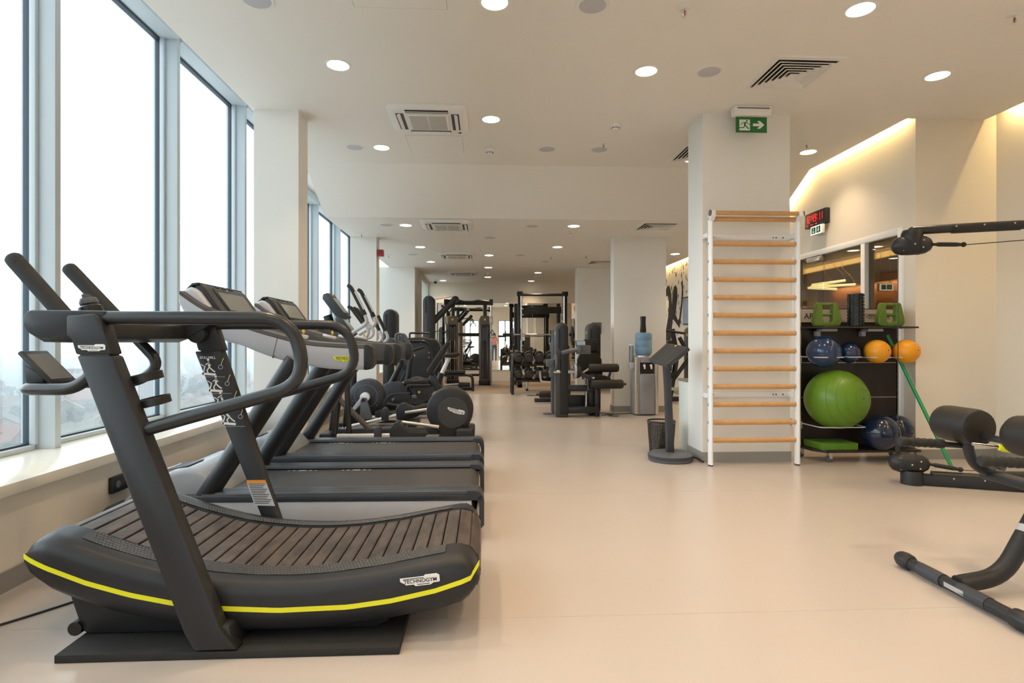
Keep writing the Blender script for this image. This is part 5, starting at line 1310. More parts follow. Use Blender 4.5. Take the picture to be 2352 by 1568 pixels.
# ================================================================ WALL BARS
wb = thing('wall_bars', 'white steel wall bars with beech rungs fixed to the column', 'wall bars', (2.6, 5.4, 0))
YP = 5.40
for x in (2.185, 3.045):
    p = obj('post', MB().loft([[(x+.022*math.cos(q*math.pi/8), YP+.040*math.sin(q*math.pi/8), z) for q in range(16)] for z in (.012, 2.40)]), WHITE, wb)
    obj('foot_cap', MB().loft([[(x+.021*math.cos(q*math.pi/8), YP+.038*math.sin(q*math.pi/8), z) for q in range(16)] for z in (0, .012)]), BLACK, p)
    tp = MB().prism([(YP-.075,2.455),(YP-.085,2.40),(YP-.04,2.36),(YP+.04,2.36),(YP+.04,2.41),(YP-.03,2.43),(YP-.035,2.462)], x-.022, x+.022, 'x')
    obj('top_bracket', tp, WHITE, p, bevel=.006)
    obj('bracket_cap', MB().cyl((x+(.022 if x > 2.6 else -.022), YP-.055, 2.43), (x+(.030 if x > 2.6 else -.030), YP-.055, 2.43), .030, n=16), GREYP, p)
RZS = [2.145-.1728*k for k in range(12)]
for k, z in enumerate(RZS + [2.385]):
    r_ = obj('rung', MB().loft([[(x, YP+.019*math.cos(q*math.pi/8), z+.0245*math.sin(q*math.pi/8)) for q in range(16)] for x in (2.205, 3.025)]), BEECH, wb)
    ferr = MB()
    for x, s in ((2.207, -1), (3.023, 1)):
        ferr.cyl((x-.006, YP, z), (x+.006, YP, z), .024, n=14)
    for x, s in ((2.162, 1), (3.068, -1)): ferr.cyl((x, YP, z), (x-.003*s, YP, z), .014, n=12)
    obj('ferrule', ferr, mat('ferrule_grey', (.45, .42, .38), .5), r_)
obj('rung', MB().cyl((2.207, YP-.055, 2.432), (3.023, YP-.055, 2.432), .021, n=16), BEECH, wb)
for z in (2.235, .672):
    b = obj('fixing_rail', MB().box(2.16, 3.07, 5.546, 5.556, z-.025, z+.025).box(2.16, 2.21, YP+.035, 5.546, z-.022, z+.022).box(3.02, 3.07, YP+.035, 5.546, z-.022, z+.022), WHITE, wb, bevel=.003)
    for x in (2.24, 2.27, 2.88, 2.91, 2.98): obj('screw', MB().cyl((x, 5.546, z), (x, 5.540, z), .007, n=10), GREYP, b)

# ================================================================ TRAINING RACK WITH BALLS
rk = thing('training_rack', 'dark wheeled rack with shelf, ball hoops and printed beige header', 'rack', (3.8, 5.62, 0))
bd = obj('back_board', MB().box(3.28, 4.31, 5.755, 5.785, .125, 1.395), WENGE, rk)
for z in (.98, .62): obj('board_joint', MB().box(3.28, 4.31, 5.752, 5.756, z-.003, z+.003), ALUM, bd)
hd = obj('header_board', MB().box(3.285, 4.31, 5.752, 5.785, 1.40, 1.535), HEADERB, rk)
obj('header_edge', MB().box(3.28, 4.315, 5.750, 5.788, 1.535, 1.541).box(3.28, 4.315, 5.750, 5.788, 1.394, 1.400), BLACK, hd)
tx = MB().text('AR', (3.315, 5.7505, 1.435), (1, 0, 0), (0, 0, 1), height=.058)
tx.text('RIC T', (3.585, 5.7505, 1.448), (1, 0, 0), (0, 0, 1), height=.030)
obj('lettering', tx, PRINTB, hd)
lg = logo(hd, (3.98, 5.7515, 1.425), (1, 0, 0), (0, 0, 1), (0, -1, 0), .27, HEADERB, PRINTB)
ol = MB(); pts = [(3.98+.27*x, 5.7490, 1.425+.27*y) for x, y in LOGO]
ol.tube(pts, .0014, 4, closed=True); obj('badge_outline', ol, PRINTB, hd)
obj('side_post', MB().box(3.262, 3.280, 5.74, 5.79, .10, 1.55), ALUM, rk, bevel=.002)
obj('shelf', MB().prism([(3.27,5.755),(3.30,5.56),(3.37,5.45),(4.315,5.45),(4.315,5.755)], 1.332, 1.350, 'z'), WENGE, rk, bevel=.002)
for x in (3.42, 3.90):
    obj('shelf_bracket', MB().box(x, x+.045, 5.70, 5.754, 1.255, 1.330).box(x, x+.16, 5.60, 5.754, 1.302, 1.330), SILVER, rk, bevel=.004)
obj('deck', MB().prism([(3.265,5.80),(3.285,5.56),(3.37,5.45),(4.34,5.45),(4.34,5.57),(4.33,5.80)], .100, .125, 'z'), WENGE, rk, bevel=.002)
for x, y in ((3.43, 5.50), (3.29, 5.76), (4.26, 5.50), (4.26, 5.74)):
    c_ = obj('castor_bracket', MB().prism([(x-.022,.10),(x+.022,.10),(x+.018,.035),(x-.005,.035)], y-.020, y+.020), ALUM, rk)
    obj('castor_wheel', MB().cyl((x-.006, y-.013, .032), (x-.006, y+.013, .032), .032, n=20), GREYP, c_, bevel=.004)
def hoop(x0, x1, y, z):
    h = obj('ball_hoop', MB().tube(fillet([(x0, 5.74, z), (x0+.02, y, z), (x1-.02, y, z), (x1, 5.74, z)], .05, 5), .006, 8), LSILV, rk)
    obj('hoop_bracket', MB().box(x0-.012, x0+.045, 5.725, 5.754, z-.065, z+.012), SILVER, h, bevel=.004)
hoop(3.235, 3.535, 5.38, 1.045); hoop(3.575, 3.765, 5.45, 1.045); hoop(3.81, 4.06, 5.44, 1.040); hoop(4.10, 4.34, 5.44, 1.040)
hoop(3.24, 3.74, 5.36, .365)
def ball(name, label, c, r, m, rings=0):
    t = thing(name, label, 'ball', (c[0], c[1], c[2]-r), 'exercise balls on the rack')
    b = obj('shell', MB().sph(c, r, 40, 24), m, t)
    if rings:
        ax = Vector((.35, -1, .12)).normalized(); u, w = MB().frame(ax); C0 = Vector(c)
        for q in range(rings):
            th = R(18+17*q); rr = r*math.sin(th)*1.0005; cc = C0+ax*(r*math.cos(th)*1.0005)
            obj('moulded_ring', MB().tube([cc+rr*(u*math.cos(2*math.pi*i/48)+w*math.sin(2*math.pi*i/48)) for i in range(48)], .0022, 5, closed=True), m, b)
        obj('valve', MB().cyl(C0+ax*(r-.002), C0+ax*(r+.0015), .006, n=10), BLACK, b)
    return t
ball('exercise_ball', 'large lime green ribbed exercise ball in a white hoop', (3.50, 5.50, .625), .292, LIMEB, 4)
ball('medicine_ball', 'larger glossy blue ball in a hoop above the green ball', (3.385, 5.52, 1.095), .160, BLUEB, 1)
ball('medicine_ball', 'smaller glossy blue ball next to the larger blue ball', (3.672, 5.56, 1.085), .102, BLUEB, 1)
ball('medicine_ball', 'orange ball in the hoop next to the small blue ball', (3.935, 5.52, 1.100), .118, ORANGEB, 2)
ball('medicine_ball', 'orange ball at the outer end of the rack over the green pole', (4.222, 5.50, 1.100), .118, ORANGEB, 2)
ball('balance_ball', 'navy blue glossy ball on the deck beside the green foam block', (3.925, 5.46, .297), .172, NAVYB, 1)
ball('balance_ball', 'navy blue glossy ball at the outer end of the deck', (4.215, 5.62, .297), .150, NAVYB, 1)
fb = thing('foam_block', 'flat lime green foam block lying on the rack deck', 'foam block', (3.55, 5.55, .125))
obj('slab', MB().prism([(3.30,5.74),(3.34,5.46),(3.70,5.46),(3.70,5.74)], .126, .195, 'z'), FOAMG, fb, bevel=.006)
# green handle tools
def step_tool(x, lab):
    t = thing('handle_weight', lab, 'hand weight', (x, 5.58, 1.35), 'green handle weights on the shelf')
    y0, y1 = 5.52, 5.585
    outer = [(-.155,.04),(-.15,.085),(-.112,.225),(-.100,.238),(-.072,.238),(-.062,.225),(-.058,.07),(-.042,.040),(.042,.040),(.058,.07),(.062,.225),(.072,.238),(.100,.238),(.112,.225),(.150,.085),(.155,.04),(.135,.006),(.10,.001),(-.10,.001),(-.135,.006)]
    obj('body', MB().prism([(x+a*.90, 1.35+b) for a, b in outer], y0, y1), LIME, t, bevel=.010, seg=3)
    obj('top_bar', MB().cyl((x-.07, 5.56, 1.35+.222), (x+.07, 5.56, 1.35+.222), .017, n=16), LIME, t)
    obj('middle_bar', MB().cyl((x-.062, 5.56, 1.35+.12), (x+.062, 5.56, 1.35+.12), .015, n=16), LIME, t)
    obj('clip_tab', MB().box(x-.048, x+.052, y0-.006, y0+.02, 1.352, 1.392), LIME, t, bevel=.004)
    return t
step_tool(3.430, 'green trapezoid handle weight on the shelf nearest the wall bars')
step_tool(4.088, 'green trapezoid handle weight on the shelf behind the hanging cable')
fr = thing('foam_roller', 'black grid foam roller standing upright on the rack shelf', 'foam roller', (3.735, 5.55, 1.35))
core = obj('core', MB().lathe([(.060,0),(.066,.004),(.066,.326),(.060,.33),(.045,.33),(.045,0)], (3.735, 5.55, 1.352), n=28, closed=True), BLACK, fr)
for k in range(10):
    z = 1.356+.0325*k
    for q in range(12):
        a = 2*math.pi*q/12; wide = q % 4 == 0
        hgt = .026 if not (q % 2) else .024
        obj('grid_block', MB().obox((3.735+.0685*math.cos(a), 5.55+.0685*math.sin(a), z+.014), (.013, .040 if wide else .024, hgt), (0, 0, a)), BLACK, fr)
tag(obj('gym_pole', MB().tube([(4.452, 5.22, .012), (4.175, 5.70, 1.264)], .0165, 16), GREENPOLE), 'long green plastic pole leaning against the rack', 'pole')

# ================================================================ CABLE WALL MACHINE AT THE RIGHT (rails top and bottom)
kn = thing('cable_rail_machine', 'black cable machine with pivoting pulley heads on top and floor rails', 'cable machine', (3.6, 4.62, 0))
A = Vector((3.62, 4.62, 0)); D = Vector((.93, -.368, 0)).normalized(); Nn = Vector((-D.y, D.x, 0))
ang = math.atan2(D.y, D.x)
W3 = lambda s, z, n=0: A + D*s + Nn*n + Vector((0, 0, z))
def head(c, lab, flip):
    """egg shaped pulley head along D"""
    cc = Vector(c); prof = [(0,-.150),(.040,-.142),(.066,-.118),(.080,-.075),(.082,-.02),(.080,.05),(.072,.095),(.050,.130),(.020,.146),(0,.148)]
    h = obj('pulley_head', MB().lathe(prof, cc, D, 28), BLACKP, kn)
    for s in (-.035, .045): obj('head_band', MB().lathe([(.0825,-.002),(.0825,.002)], cc+D*s, D, 28), BLACK, h)
    for s, z, in ((-.075, .045), (-.075, -.045), (.0, .0), (.065, .03), (.06, -.03)):
        r_ = .078 if abs(s) < .07 else .074
        q = math.sqrt(max(r_**2-z*z, 0)); p = cc+D*s-Nn*q+Vector((0, 0, z)); obj('screw', MB().cyl(p+Nn*.002, p-Nn*.004, .007, n=10), CHROME, h)
    g = obj('cable_grip', MB().lathe([(.012,0),(.012,.02),(.018,.04),(.018,.16),(.013,.20),(.019,.205),(.021,.22),(.012,.232),(0,.234)], cc+D*.148, (D+Vector((0, 0, -.06 if not flip else -.14))).normalized(), 14), RUBBER, kn)
    return h
zt = 2.135
head(W3(-.02, zt-.125), 'upper', False); head(W3(.98, zt-.125), 'upper', False)
for s in (-.02, .98): obj('head_neck', MB().lathe([(.080,-.085),(.082,-.05),(.080,.0),(.066,.032),(0,.036)], W3(s, zt-.03), n=24), BLACKP, kn)
obj('top_rail', MB().tube(fillet([W3(-.02, zt-.03), W3(-.02, zt), W3(1.9, zt)], .04, 4), .036, 18), TUBE, kn)
obj('top_sleeve', MB().tube([W3(.26, zt-.003), W3(.72, zt-.003)], .040, 18), BLACKP, kn)
for s in (.28, .47, .67): p = W3(s, zt+.01)-Nn*.038; obj('screw', MB().cyl(p, p-Nn*.004, .007, n=10), CHROME, kn)
head(W3(-.04, .175), 'floor', True)
obj('foot_drum', MB().lathe([(.082,0),(.082,.10),(.078,.115),(0,.115)], W3(-.02, 0), n=28), BLACKP, kn)
obj('floor_rail', MB().obox(W3(.85, .045), (1.75, .09, .09), (0, 0, ang)), BLACKP, kn, bevel=.010)
obj('rail_cover', MB().tube([W3(.12, .085), W3(1.7, .085)], .036, 16), TUBE, kn)
for s in (.26, .47, .72): p = W3(s, .075)-Nn*.0455; obj('screw', MB().cyl(p, p-Nn*.004, .007, n=10), CHROME, kn)
obj('upright_grip', MB().lathe([(.016,0),(.020,.02),(.020,.13),(.016,.15),(.018,.17),(.010,.19),(0,.19)], W3(-.12, .245), (-.02, 0, 1), 14), RUBBER, kn)
obj('vertical_cable', MB().tube([W3(-.12, zt-.19), W3(-.12, .42)], .0035, 6), BLACK, kn)
obj('upper_cable', MB().tube([W3(.355, zt-.14), W3(.86, zt-.12)], .0035, 6), BLACK, kn)
obj('floor_cable', MB().tube([W3(.34, .142), W3(1.3, .15)], .0035, 6), BLACK, kn)
obj('back_column', MB().obox(W3(1.56, 1.1, .05), (.22, .26, 2.2), (0, 0, ang)), BLACKP, kn, bevel=.02)

# ================================================================ BACK EXTENSION BENCH (cut by the picture edge)
be = thing('back_extension_bench', 'charcoal back extension bench with hip pads and tube base at the picture edge', 'bench', (2.4, 2.6, 0))
bar = obj('floor_bar', MB().tube([(2.222, 2.24, .040), (2.228, 2.91, .040)], .030, 18), BLACKP, be)
for a, b in ((2.40, 2.555), (2.65, 2.80)): obj('floor_bar_sleeve', MB().tube([(2.2235, a, .0405), (2.2255, b, .0405)], .0325, 18), DGREY, bar)
for y, s in ((2.90, 1), (2.25, -1)): obj('end_ball', MB().lathe([(.030,-.04),(.040,-.03),(.043,0),(.040,.03),(.032,.045),(.030,.05),(0,.05)], (2.225, y, .043), (0, s, 0), 22), BLACKP, bar)
obj('bar_label', MB().obox((2.1935, 2.56, .043), (.002, .11, .022), (0, R(-5), 0)), PRINTG, bar)
obj('spine_tube', MB().tube(fillet([(2.235, 2.58, .055), (2.45, 2.58, .085), (2.60, 2.60, .30), (2.76, 2.64, .50)], [.12, .16], 6), .040, 18), BLACKP, be)
obj('spine_label', MB().tube([(2.585, 2.598, .278), (2.605, 2.601, .307)], .0408, 18), PRINTG, be)
def pad(y0, y1, x, z, r):
    p = obj('hip_pad', MB().lathe([(0,0),(r*.70,.0),(r*.96,.03),(r,.06),(r,(y1-y0)-.03),(r*.94,(y1-y0)-.006),(r*.85,(y1-y0)),(0,(y1-y0))], (x, y1, z), (0, -1, 0), 28), LEATH, be)
    obj('pad_seam', MB().lathe([(r*1.002,0),(r*1.004,.003),(r*1.002,.006)], (x, y0+.035, z), (0, -1, 0), 28), BLACK, p)
pad(2.86, 3.12, 2.60, .745, .098); pad(2.42, 2.68, 2.60, .745, .098)
obj('pad_axle', MB().cyl((2.62, 2.40, .70), (2.62, 3.10, .70), .018, n=12), TUBE, be)
for y in (2.96, 2.46):
    obj('hand_grip', MB().lathe([(0,0),(.021,.002),(.027,.012),(.026,.03)]+[(.0235+.0025*math.cos(k*2.0), .04+.011*k) for k in range(16)]+[(.026,.225),(.024,.245),(.015,.25)], (2.232, y, .662), (1, 0, -.06), 16), RUBBER, be)
    obj('grip_bar', MB().tube(fillet([(2.47, y, .645), (2.60, y, .635), (2.64, y+(.0 if y > 2.7 else .0), .60)], .05, 4), .015, 12), TUBE, be)
    obj('curved_frame', MB().tube(fillet([(2.595, y-.02, .66), (2.625, y-.02, .54), (2.75, y-.02, .475), (3.05, y-.02, .47)], [.06, .10], 6), .026, 16), BLACKP, be)
    for dx in (.0, .05): obj('adjust_knob', MB().cyl((2.70+dx, y-.045, .535-.1*dx), (2.70+dx, y-.075, .535-.1*dx), .016, n=14), GREYP, be)
obj('yellow_lever', MB().lathe([(0,0),(.016,.004),(.020,.02),(.019,.11),(.012,.13),(0,.132)], (2.60, 2.76, .665), (1, -.35, -.12), 16), YELLOW, be)
obj('lever_rod', MB().cyl((2.50, 2.80, .675), (2.61, 2.757, .664), .009, n=10), CHROME, be)
obj('cross_frame', MB().box(2.70, 2.80, 2.40, 2.98, .455, .495), BLACKP, be, bevel=.008)
obj('rear_leg', MB().tube([(2.95, 2.70, .47), (3.45, 2.70, .04)], .035, 14), BLACKP, be)
obj('rear_foot', MB().tube([(3.45, 2.45, .035), (3.45, 2.95, .035)], .03, 14), BLACKP, be)

# ================================================================ KIOSK, BIN, WATER COOLER
ks = thing('touch_kiosk', 'dark grey touch screen terminal on a round foot before the column', 'kiosk', (1.90, 5.70, 0))
obj('foot', MB().lathe([(.215,0),(.222,.012),(.222,.062),(.20,.078),(0,.082)], (1.885, 5.68, 0), n=44), GREYP, ks)
obj('foot_cover', MB().lathe([(.2225,.03),(.226,.045),(.223,.06)], (1.885, 5.68, 0), n=44), DGREY, ks)
st = []
for z, x, w in ((.07, 1.885, .036), (.40, 1.875, .033), (.70, 1.862, .030), (.92, 1.850, .031), (1.04, 1.85, .035)):
    st.append([(x-w, 5.66, z), (x+w, 5.66, z), (x+w, 5.73, z), (x-w, 5.73, z)])
obj('stand', MB().loft(st), DGREY, ks, bevel=.006)
# screen head: tilted slab facing up and towards the windows
NB, NT, FT, FB = Vector((1.765, 5.45, .972)), Vector((1.985, 5.45, 1.150)), Vector((1.885, 5.80, 1.188)), Vector((1.690, 5.80, 1.015))
nrm = (NT-NB).cross(FB-NB).normalized()
if nrm.z < 0: nrm = -nrm
def slab(m, t0, t1):
    c = (NB+NT+FT+FB)/4; q = [c+(p-c)*m for p in (NB, NT, FT, FB)]
    return MB().loft([[p+nrm*t0 for p in q], [p+nrm*t1 for p in q]])
hd = obj('screen_head', slab(1.0, -.045, 0), DGREY, ks, bevel=.008)
obj('head_back', slab(.62, -.085, -.044), GREYP, ks, bevel=.008)
c0_ = (NB+NT+FT+FB)/4
scr = [c0_+(p-c0_)*Vector((.80, .80, .80)).x - (NT-NB)*.02 + nrm*.001 for p in (NB, NT, FT, FB)]
obj('screen', MB().add(scr, [(0, 1, 2, 3)]), DSCREEN, hd)
e_ = (NT+FT)/2*.93+(NB+FB)/2*.07
obj('emblem', MB().cyl(e_, e_+nrm*.002, .012, n=12), AMBER, hd)
tag(obj('kiosk_cable', MB().tube(spline([(2.08, 5.66, .035), (2.13, 5.62, .03), (2.16, 5.55, .012), (2.175, 5.545, .008)], 4), .009, 8), BLACK), 'short black power cable behind the kiosk foot', 'cable')
bn = thing('waste_basket', 'black wire mesh waste basket behind the kiosk', 'bin', (1.93, 6.08, 0))
ms = MB()
for k in range(32):
    a = 2*math.pi*k/32
    for tw in (.0,):
        ms.tube([(1.93+.125*math.cos(a), 6.12+.125*math.sin(a), .008), (1.93+.150*math.cos(a), 6.12+.150*math.sin(a), .33)], .0016, 4)
for k in range(22): z = .015+.0148*k; r_ = .125+.025*z/.33; ms.tube([(1.93+r_*math.cos(2*math.pi*q/32), 6.12+r_*math.sin(2*math.pi*q/32), z) for q in range(32)], .0014, 4, closed=True)
w_ = obj('wire_mesh', ms, BLACK, bn); w_['kind'] = 'stuff'
obj('rim', MB().lathe([(.148,.325),(.154,.328),(.154,.340),(.148,.343),(.144,.334)], (1.93, 6.12, 0), n=36, closed=True), BLACK, bn)
obj('base', MB().lathe([(0,.002),(.126,.002),(.128,.012),(0,.012)], (1.93, 6.12, 0), n=32), BLACK, bn)
obj('liner', MB().lathe([(.0,.014),(.118,.014),(.140,.30),(.137,.30),(.115,.018),(0,.018)], (1.93, 6.12, 0), n=32), special_glass('bin_liner_film', (.55, .52, .50), .08), bn)

wc = thing('water_cooler', 'grey floor standing water cooler before the second column', 'water cooler', (2.62, 9.25, 0))
obj('body', MB().box(2.45, 2.81, 9.12, 9.46, .01, .95), mat('cooler_side_grey', (.42, .42, .44), .35), wc, bevel=.02)
obj('front_panel', MB().prism([(2.52,.02),(2.52,.66),(2.53,.67),(2.75,.67),(2.76,.66),(2.76,.02)], 9.095, 9.12), STEELG, wc, bevel=.008)
for x in (2.462, 2.798): obj('edge_strip', MB().box(x-.025, x+.025, 9.10, 9.12, .02, .94), ALUM, wc, bevel=.006)
nc = obj('tap_niche', MB().box(2.525, 2.755, 9.105, 9.125, .68, .90), BLACK, wc)
obj('niche_top', MB().box(2.525, 2.755, 9.07, 9.12, .86, .94), STEELG, wc, bevel=.01)
for x in (2.585, 2.695):
    tp = obj('tap', MB().box(x-.015, x+.015, 9.06, 9.105, .79, .83), WHITE, wc, bevel=.005)
    obj('tap_lever', MB().box(x-.012, x+.012, 9.05, 9.065, .755, .80), WHITE, tp, bevel=.003)
    obj('tap_dot', MB().sph((x, 9.068, .838), .010, 10, 6), RED if x < 2.6 else BLUEB, tp)
obj('collar', MB().lathe([(.16,0),(.16,.02),(.10,.03)], (2.63, 9.29, .95), n=28), ALUM, wc)
bt = tag(obj('water_bottle', MB().lathe([(.05,.955),(.12,.985),(.138,1.02),(.138,1.10),(.130,1.115),(.138,1.13),(.138,1.20),(.130,1.215),(.138,1.23),(.138,1.30),(.13,1.335),(.10,1.345),(0,1.348)], (2.63, 9.29, 0), n=32), BOTTLE), 'large blue water bottle upside down on the cooler', 'bottle')
rd = thing('loudspeaker', 'slim black loudspeaker standing on the water bottle', 'speaker', (2.62, 9.29, 1.35))
obj('cabinet', MB().loft([[(2.62-a, 9.27-.03, z), (2.62+a, 9.27-.03, z), (2.62+a, 9.27+.05, z), (2.62-a, 9.27+.05, z)] for a, z in ((.046, 1.349), (.040, 1.42), (.034, 1.50), (.036, 1.56), (.040, 1.615))]), BLACK, rd, bevel=.004)
cd = thing('cup_dispenser', 'clear tube cup dispenser on the side of the water cooler', 'dispenser', (2.405, 9.2, .72))
obj('tube', MB().lathe([(.034,.80),(.036,.82),(.036,1.14),(.034,1.14),(.034,.80)], (2.405, 9.2, 0), n=22, closed=True), CLEARP, cd)
obj('cap', MB().lathe([(.039,1.135),(.039,1.150),(0,1.152)], (2.405, 9.2, 0), n=22), WHITE, cd)
obj('holder', MB().box(2.362, 2.449, 9.16, 9.24, .76, .86), LSILV, cd, bevel=.008)
obj('cup_stack', MB().lathe([(.022,.74),(.030,.84),(.031,1.06),(0,1.06)], (2.405, 9.2, 0), n=18), WHITE, cd)
tag(obj('floor_cable', MB().tube(spline([(2.45, 9.35, .01), (2.28, 9.30, .008), (2.05, 9.25, .008), (1.90, 9.12, .008)], 6), .006, 6), BLACK), 'thin black cable on the floor between cooler and leg machine', 'cable')
tag(obj('floor_cable', MB().tube(spline([(1.86, 9.35, .01), (2.0, 9.42, .008), (2.08, 9.20, .008), (2.0, 9.05, .008), (2.14, 8.98, .008)], 6), .006, 6), BLACK), 'thin black cable curling on the floor beside the leg machine foot', 'cable')
fo = tag(obj('floor_outlet', MB().box(.98, 1.22, 9.30, 9.50, 0, .006), mat('outlet_lid', (.10, .095, .09), .5), bevel=.002), 'flush dark floor outlet lid beside the leg machine', 'outlet')
tag(obj('floor_outlet', MB().box(.95, 1.22, 12.5, 12.72, 0, .006), mat('outlet_lid', (.10, .095, .09), .5), bevel=.002), 'flush dark floor outlet lid before the dumbbell rack', 'outlet')
# ================================================================ OUTSIDE: hazy low city far below the windows
ZG = -34.0
random.seed(11)
struct('ground_city', MB().box(-1500, -40, -700, 1500, ZG-2, ZG), mat('city_ground', (.045, .055, .03), .9, var=.5, scale=.03), label='green and grey ground of the city below')
RT = [mat('roof_tile_red', (.11, .035, .022), .8, var=.2), mat('roof_tile_brown', (.075, .045, .032), .8, var=.2), mat('roof_grey', (.07, .07, .075), .8, var=.15)]
WT = [mat('house_white', (.24, .235, .225), .8), mat('house_cream', (.17, .15, .115), .8), mat('house_brick', (.12, .045, .032), .8)]
GLZ = mat('house_window_dark', (.015, .018, .02), .3)
def house_proto(kind, rt, wt, w, d, h):
    t = thing('house', 'hazy pitched roof house in the city below the windows', 'house', (0, 0, 0), 'houses of the city outside')
    obj('walls', MB().prism([(-w/2,0),(-w/2,h),(0,h+w*.32),(w/2,h),(w/2,0)], -d/2, d/2), wt, t)
    e = .5; rf = MB()
    for s in (-1, 1):
        rf.add([(s*(w/2+e), -d/2-e, h-e*.64), (0, -d/2-e, h+w*.32+.05), (0, d/2+e, h+w*.32+.05), (s*(w/2+e), d/2+e, h-e*.64),
                (s*(w/2+e), -d/2-e, h-e*.64+.3), (0, -d/2-e, h+w*.32+.35), (0, d/2+e, h+w*.32+.35), (s*(w/2+e), d/2+e, h-e*.64+.3)],
               [(0,1,2,3),(7,6,5,4),(0,4,5,1),(3,2,6,7),(0,3,7,4),(1,5,6,2)])
    r_ = obj('roof', rf, rt, t)
    obj('chimney', MB().box(w*.12, w*.12+.8, d*.1, d*.1+.8, h+w*.15, h+w*.32+1.2), wt, r_)
    for x in (-w*.25, w*.25):
        for z in ([1.2, 4.0] if h > 5 else [1.2]): obj('window', MB().box(x-.6, x+.6, -d/2-.06, -d/2, z, z+1.4), GLZ, t)
    for y in (-d*.25, d*.25): obj('window', MB().box(w/2, w/2+.06, y-.6, y+.6, 1.2, 2.6), GLZ, t)
    return t
protos = [house_proto(0, RT[0], WT[0], 11, 13, 6), house_proto(1, RT[1], WT[1], 13, 11, 6.5), house_proto(2, RT[2], WT[0], 10, 15, 4.5), house_proto(3, RT[0], WT[2], 12, 12, 7)]
def place(p, used, x, y, rz, label):
    o = p if not used.get(p.name) else dup(p, (0, 0, 0))
    used[p.name] = True
    o.location = (x, y, ZG); o.rotation_euler.z = rz; o['label'] = label
used = {}
spots = []
def free(x, y, r):
    if any((x-a)**2+(y-b)**2 < (r+c)**2 for a, b, c in spots): return False
    spots.append((x, y, r)); return True
for b_ in ((-190, 330), (-240, 360), (-300, 300), (-350, 330)): spots.append((b_[0], b_[1], 22))
n = 0
while n < 64:
    dist = 150+random.random()**1.3*420; a = R(random.uniform(8, 50))       # bearing from the room axis
    x, y = -dist*math.sin(a), dist*math.cos(a)
    if x > -55 or not free(x, y, 10): continue
    place(random.choice(protos), used, x, y, random.uniform(0, 6.28), 'hazy pitched roof house in the city below the windows'); n += 1
def block(x, y, w, d, h, wt, lab):
    t = thing('apartment_block', lab, 'building', (x, y, ZG), 'apartment blocks of the city outside')
    obj('walls', MB().box(x-w/2, x+w/2, y-d/2, y+d/2, ZG, ZG+h), wt, t)
    obj('roof', MB().box(x-w/2-.4, x+w/2+.4, y-d/2-.4, y+d/2+.4, ZG+h, ZG+h+.6), RT[2], t)
    for f in range(int(h/3)):
        for k in range(int(w/3.4)):
            obj('window', MB().box(x-w/2+1+k*3.4, x-w/2+2.6+k*3.4, y-d/2-.08, y-d/2, ZG+f*3+1, ZG+f*3+2.5), GLZ, t)
block(-190, 330, 26, 12, 15, WT[2], 'brick red apartment block in the haze behind the far treadmill post')
block(-240, 360, 30, 14, 18, WT[0], 'pale apartment block in the haze outside')
block(-300, 300, 34, 14, 18, WT[1], 'cream apartment block in the haze outside the second window')
block(-350, 330, 28, 14, 21, WT[0], 'tallest pale apartment block in the haze outside')
TR = [mat('tree_leaf_dark', (.012, .024, .010), .9, var=.4, scale=.6), mat('tree_leaf_mid', (.02, .035, .013), .9, var=.4, scale=.6)]
def tree_proto(m, seed):
    random.seed(seed)
    t = thing('city_tree', 'hazy round tree in the city below the windows', 'tree', (0, 0, 0), 'trees of the city outside')
    obj('trunk', MB().cyl((0, 0, 0), (0, 0, 4), .35, .22, n=8), mat('bark_grey', (.10, .08, .06), .9), t)
    cr = MB()
    for k in range(14):
        a = random.uniform(0, 6.28); r_ = random.uniform(0, 2.4)
        cr.sph((r_*math.cos(a), r_*math.sin(a), 5+random.uniform(-1.2, 2.4)), random.uniform(1.2, 2.0), 8, 6)
    obj('crown', cr, m, t); return t
tps = [tree_proto(TR[0], 1), tree_proto(TR[1], 2), tree_proto(TR[0], 3)]
random.seed(23); n = 0
while n < 130:
    dist = 140+random.random()**1.2*420; a = R(random.uniform(8, 50)); x, y = -dist*math.sin(a), dist*math.cos(a)
    if x > -55 or not free(x, y, 4.4): continue
    place(random.choice(tps), used, x, y, random.uniform(0, 6.28), 'hazy round tree in the city below the windows'); n += 1
# the haze itself: a low layer of thin mist over the city
hz = MB().box(-1500, -30, -700, 1500, ZG-1.5, -3.0)
hm = bpy.data.materials.new('city_mist'); hm.use_nodes = True
nt = hm.node_tree; nt.nodes.remove(nt.nodes['Principled BSDF'])
vs = nt.nodes.new('ShaderNodeVolumeScatter'); vs.inputs['Color'].default_value = (.36, .38, .395, 1); vs.inputs['Density'].default_value = .0036
nt.links.new(vs.outputs[0], nt.nodes['Material Output'].inputs['Volume'])
ho = obj('haze', hz, hm); ho['kind'] = 'stuff'; ho['label'] = 'pale morning haze lying over the city'; ho['category'] = 'haze'

